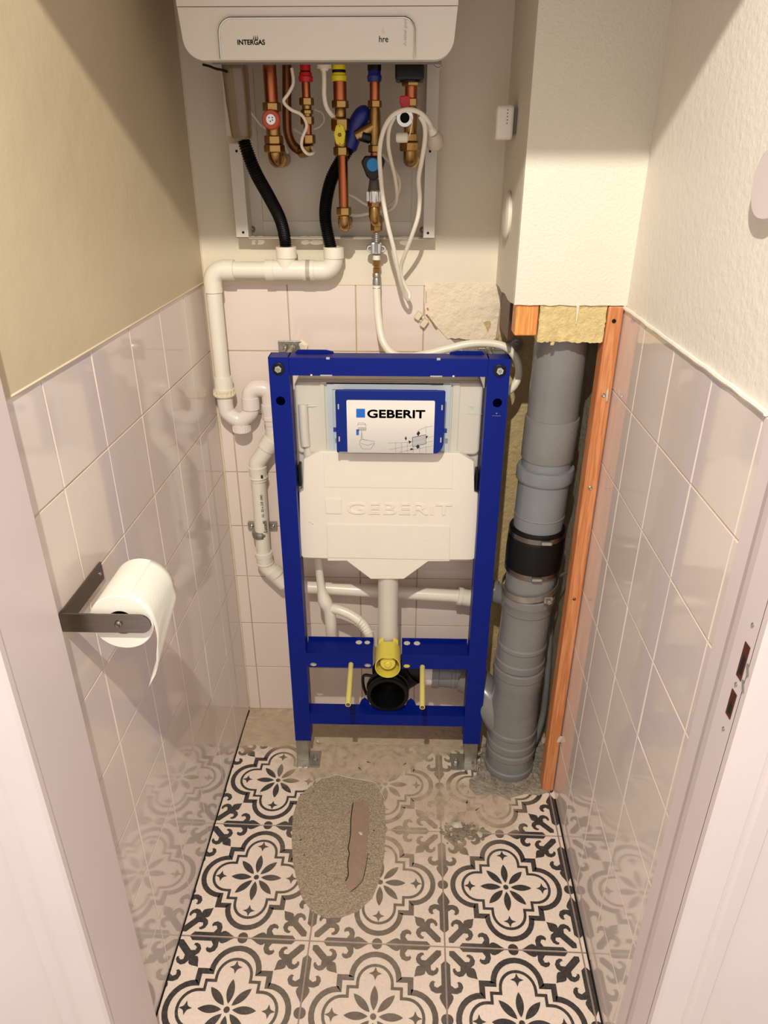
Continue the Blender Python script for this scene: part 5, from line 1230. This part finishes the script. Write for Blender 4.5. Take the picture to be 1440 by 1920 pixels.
part('inner_loop', T(pts, 0.0036, 10, 6), m_cable, pk, smooth=True)
pts = [(0.3417, -0.05, 1.4559), (0.3553, -0.05, 1.4419), (0.3669, -0.05, 1.4258), (0.3745, -0.05, 1.4086), (0.3726, -0.05, 1.3893), (0.363, -0.045, 1.3714), (0.3456, -0.035, 1.3569)]
part('inner_loop', T(pts, 0.0032, 10, 6), m_cable, pk, smooth=True)
cable([(0.2655, -0.03, 1.3862), (0.2836, -0.028, 1.3783), (0.2996, -0.025, 1.3682), (0.3158, -0.022, 1.36)], 0.0030, 'short run of white cable behind the lower gas pipe')
a, b = Vector((0.4225, -0.162, 1.5119)), Vector((0.4349, -0.15, 1.4904))
part('strain_relief', lathe(bmesh.new(), a, b-a, [(0, 0.0048), (0.004, 0.0062), (0.008, 0.0052), (0.012, 0.0066), (0.016, 0.0056), (0.020, 0.0072), ((b-a).length, 0.009)], 16), m_cable, pk, smooth=True)
c_ = Vector((0.4411, -0.13, 1.4718))
part('plug', tube(bmesh.new(), spline([b, b.lerp(c_, .35), b.lerp(c_, .8), c_+(c_-b)*0.25], 4), [0.009, 0.0105, 0.012, 0.0135, 0.0145, 0.0155, 0.016, 0.0162, 0.016, 0.0155, 0.0135, 0.009, 0.003][:13], 20), M('greyish_white_plastic', (206, 192, 176), 0.35), pk, smooth=True, label='white mains plug')

# braided valve and water hose to the cistern
av = emp('stop_valve', (0.3275, -0.03, 1.2007), 'small chrome stop valve with brass fitting on the wall below the boiler bracket', 'valve')
C6 = (0.3281, -0.04, [('vb', 1.2961, 1.2689, 0.0133), ('wc', 1.2689, 1.2594, 0.0078), ('bg', 1.2605, 1.2327, 0.0084), ('fr', 1.2349, 1.2023, 0.0085)])
x6, y6, s6 = C6
vb, wc, bg, fe = s6
y6 = -0.04
part('body', B(x6-0.012, x6+0.012, y6-0.013, y6+0.010, vb[2]+0.002, vb[1]), m_chrome, av, bevel=0.004, seg=3)
part('centre_groove', B(x6-0.0035, x6+0.0035, y6-0.0145, y6-0.010, vb[2]+0.003, vb[1]+0.004), m_galv, av, bevel=0.001)
for s in (-1, 1):
    lg = part('lug', lathe(bmesh.new(), (x6+s*0.013, y6-0.004, (vb[1]+vb[2])/2), (0, -1, 0), [(-0.004, 0.007), (0.004, 0.008), (0.007, 0.0065)], 16), m_chrome, av, smooth=True)
    screw_head((x6+s*0.013, y6-0.011, (vb[1]+vb[2])/2), (0, -1, 0), 0.0035, m_galv, lg)
part('wall_tail', cyl((x6, y6, vb[1]-0.01), (x6, -0.003, vb[1]-0.01), 0.010, 16), m_galv, av)
part('white_collar', cyl((x6, y6, wc[1]), (x6, y6, wc[2]), wc[3], 18), m_pvc, av, smooth=True)
h = bg[1]-bg[2]
part('brass_fitting', lathe(bmesh.new(), (x6, y6, bg[1]), (0, 0, -1), [(0, 0.007), (h*0.15, 0.0085), (h*0.4, 0.0085), (h*0.45, 0.0065), (h*0.6, 0.0065), (h*0.65, 0.0078), (h, 0.0078)], 8), m_brass, av)
h = fe[1]-fe[2]
part('ferrule', lathe(bmesh.new(), (x6, y6, fe[1]), (0, 0, -1), [(0, 0.0065), (h*0.1, 0.0085), (h*0.3, 0.0085), (h*0.35, 0.0072), (h*0.5, 0.0085), (h*0.8, 0.0088), (h*0.85, 0.0075), (h, 0.0088)], 20), m_galv, av, smooth=True)
pts = [(0.3279, -0.04, 1.2089), (0.329, -0.042, 1.1806), (0.3326, -0.05, 1.1373), (0.3422, -0.065, 1.095), (0.3645, -0.08, 1.0711), (0.3967, -0.085, 1.0668), (0.4367, -0.085, 1.0729), (0.4819, -0.085, 1.0847), (0.5268, -0.085, 1.0953), (0.5721, -0.085, 1.0967), (0.6059, -0.09, 1.0891), (0.6287, -0.095, 1.0654), (0.6349, -0.1, 1.0367), (0.6263, -0.11, 1.0137), (0.6067, -0.12, 1.0001), (0.5804, -0.125, 0.9943)]
o = part('water_hose', T(pts, 0.0083, 18, 6), M('white_rubber_hose', (236, 228, 208), 0.35), None, smooth=True)
tag(o, 'thick white water hose curving from the stop valve over the blue frame', 'hose')

# cable clips on the wall
q = (0.4256, 0.0, 1.1312)
cc = emp('cable_clip', (q[0], -0.006, q[2]), 'pair of cream plastic cable clips screwed to the tile edge on the back wall', 'cable clip')
bm = bmesh.new()
rot = Matrix.Translation((q[0], 0, q[2])) @ Matrix.Rotation(math.radians(35), 4, 'Y')
b1 = box(bmesh.new(), -0.016, -0.004, -0.014, -0.0005, -0.006, 0.010); b1.transform(rot); part('clip', b1, m_pvc_old, cc, bevel=0.001)
b1 = box(bmesh.new(), 0.004, 0.016, -0.014, -0.0005, -0.012, 0.006); b1.transform(rot); part('clip', b1, m_pvc_old, cc, bevel=0.001)
b1 = box(bmesh.new(), -0.004, 0.004, -0.006, -0.0005, -0.006, 0.008); b1.transform(rot); part('bridge', b1, m_pvc_old, cc, bevel=0.001)
screw_head((q[0], -0.006, q[2]), (0, -1, 0), 0.0028, m_galv, cc)
for k in range(3):
    b1 = box(bmesh.new(), 0.005, 0.015, -0.0146, -0.0138, -0.008+0.004*k, -0.0072+0.004*k); b1.transform(rot); part('rib', b1, m_pvc_old, cc)

# devices on the casing side and right wall
q = (0.585, -0.137, 1.5061)
dt = emp('room_sensor', (0.583, -0.135, 1.47), 'small cream box sensor with vent dots on the left side of the pipe casing', 'sensor')
sz0, sz1 = 1.4809, 1.5362
bm = bmesh.new(); rr = rrect(-0.155, -0.090, 1.480, 1.536, 0.009, 5)
prism(bm, [(0.547, a, b) for a, b in rr], (0.031, 0, 0)); part('case', bm, m_housing, dt, smooth=True, bevel=0.005, seg=3)
part('back_plate', B(0.578, 0.585, -0.148, -0.102, 1.490, 1.530), m_print_grey, dt)
for k in range(5): part('vent_dot', lathe(bmesh.new(), (0.566, -0.1552, 1.527-0.0052*k), (0, -1, 0), [(0, 0.001), (0.0004, 0.001)], 8), m_hole, dt)
cv = emp('blank_cover', (0.584, -0.13, 1.31), 'round white blank cover low on the left side of the pipe casing', 'cover')
part('disc', lathe(bmesh.new(), (0.585, -0.128, 1.353), (-1, 0, 0), [(0, 0.040), (0.003, 0.042), (0.006, 0.041), (0.009, 0.036), (0.010, 0.02)], 36), m_foam, cv, smooth=True)
rc = emp('round_cover', (0.775, -0.775, 1.385), 'round white wall cover on the right wall at the edge of the picture', 'cover')
bm = bmesh.new(); prism(bm, [(xr(-0.765)-0.010, a, b) for a, b in rrect(-0.815, -0.734, 1.392, 1.466, 0.036, 12)], (0.013, 0, 0))
part('disc', bm, m_joinery, rc, smooth=True, bevel=0.003)

# ---------------------------------------------------------------- toilet roll holder and roll
th = emp('toilet_roll_holder', (-0.06, -0.77, 0.90), 'brushed steel L-shaped toilet roll holder screwed to the left tiled wall', 'toilet roll holder')
HZ0, HZ1 = 0.884, 0.913
yh = -0.836
part('wall_plate', prism(bmesh.new(), [(xl(yh)+0.0005, yh, HZ0), (xl(-0.703)+0.0005, -0.703, HZ0), (xl(-0.703)+0.0005, -0.703, HZ1), (xl(yh)+0.0005, yh, HZ1)], (0.003, 0, 0)), m_steel, th, bevel=0.0005)
screw_head((xl(-0.714)+0.0035, -0.714, 0.8985), (1, 0, 0), 0.003, m_galv, th)
arm = rrect(xl(yh)+0.001, 0.0555, HZ0, HZ1, (0, 0.0144, 0.0144, 0), 8)
part('arm', xzprism(arm, yh-0.003, yh), m_steel, th, bevel=0.0005)
rx, rz = 0.0125, 0.8985
part('spindle', cyl((rx, yh, rz), (rx, -0.745, rz), 0.009, 20), m_steel, th, smooth=True)
screw_head((rx, yh-0.003, rz), (0, -1, 0), 0.0052, m_steel, th)
tr_ = emp('toilet_roll', (rx, -0.775, rz-0.046), 'white toilet roll with a hanging sheet on the steel holder', 'toilet roll')
ry0, ry1 = yh+0.006, yh+0.104
rzc = rz-0.004
bm = bmesh.new(); n = 56; R_ = 0.0425; ri = 0.0185
prof = [(ry0, ri), (ry0, R_-0.001), (ry0+0.001, R_), (ry1-0.001, R_), (ry1, R_-0.001), (ry1, ri), (ry0, ri)]
rings = [[bm.verts.new((rx+r*math.cos(2*PI*i/n), y, rzc+r*math.sin(2*PI*i/n))) for i in range(n)] for y, r in prof[:-1]]
rings.append(rings[0])
for a, b in zip(rings, rings[1:]):
    for i in range(n): bm.faces.new((a[i], a[(i+1) % n], b[(i+1) % n], b[i]))
part('roll', bm, m_paper, tr_, smooth=True)
part('core', lathe(bmesh.new(), (rx, ry0+0.0008, rzc), (0, 1, 0), [(0, ri), (0.096, ri), (0.096, ri-0.0012), (0, ri-0.0012), (0, ri)], 30, cap=False), m_card, tr_, smooth=True)
bm = bmesh.new()
# hanging sheet: leaves the roll at the right side, falls and ends in a torn corner
ns, nw = 26, 10; grid = []
for i in range(ns+1):
    t_ = i/ns
    if t_ < 0.3:
        a = math.radians(70-(t_/0.3)*70); x = rx+(R_+0.0008)*math.cos(a); z = rzc+(R_+0.0008)*math.sin(a)
    else:
        k = (t_-0.3)/0.7; x = rx+R_+0.0008+0.003*math.sin(k*3)-0.012*k*k; z = rzc-0.112*k
    row = []
    for j in range(nw+1):
        w = j/nw; y = ry0+0.0005+(ry1-ry0-0.001)*w
        zz = z; xx = x
        if t_ > 0.3:
            k = (t_-0.3)/0.7
            zz = rzc-(0.112*(1-w)+0.050*w)*k*(1.0)
            y = y - 0.012*k*k*w + 0.0015*math.sin(9*k+5*w)
            xx = x + 0.0022*math.sin(11*k+4*w)*k - 0.010*k*(1-w)*k
        row.append(bm.verts.new((xx, y, zz)))
    grid.append(row)
for i in range(ns):
    for j in range(nw): bm.faces.new((grid[i][j], grid[i][j+1], grid[i+1][j+1], grid[i+1][j]))
sh = part('hanging_sheet', bm, m_paper, tr_, smooth=True)
md = sh.modifiers.new('solid', 'SOLIDIFY'); md.thickness = 0.0004
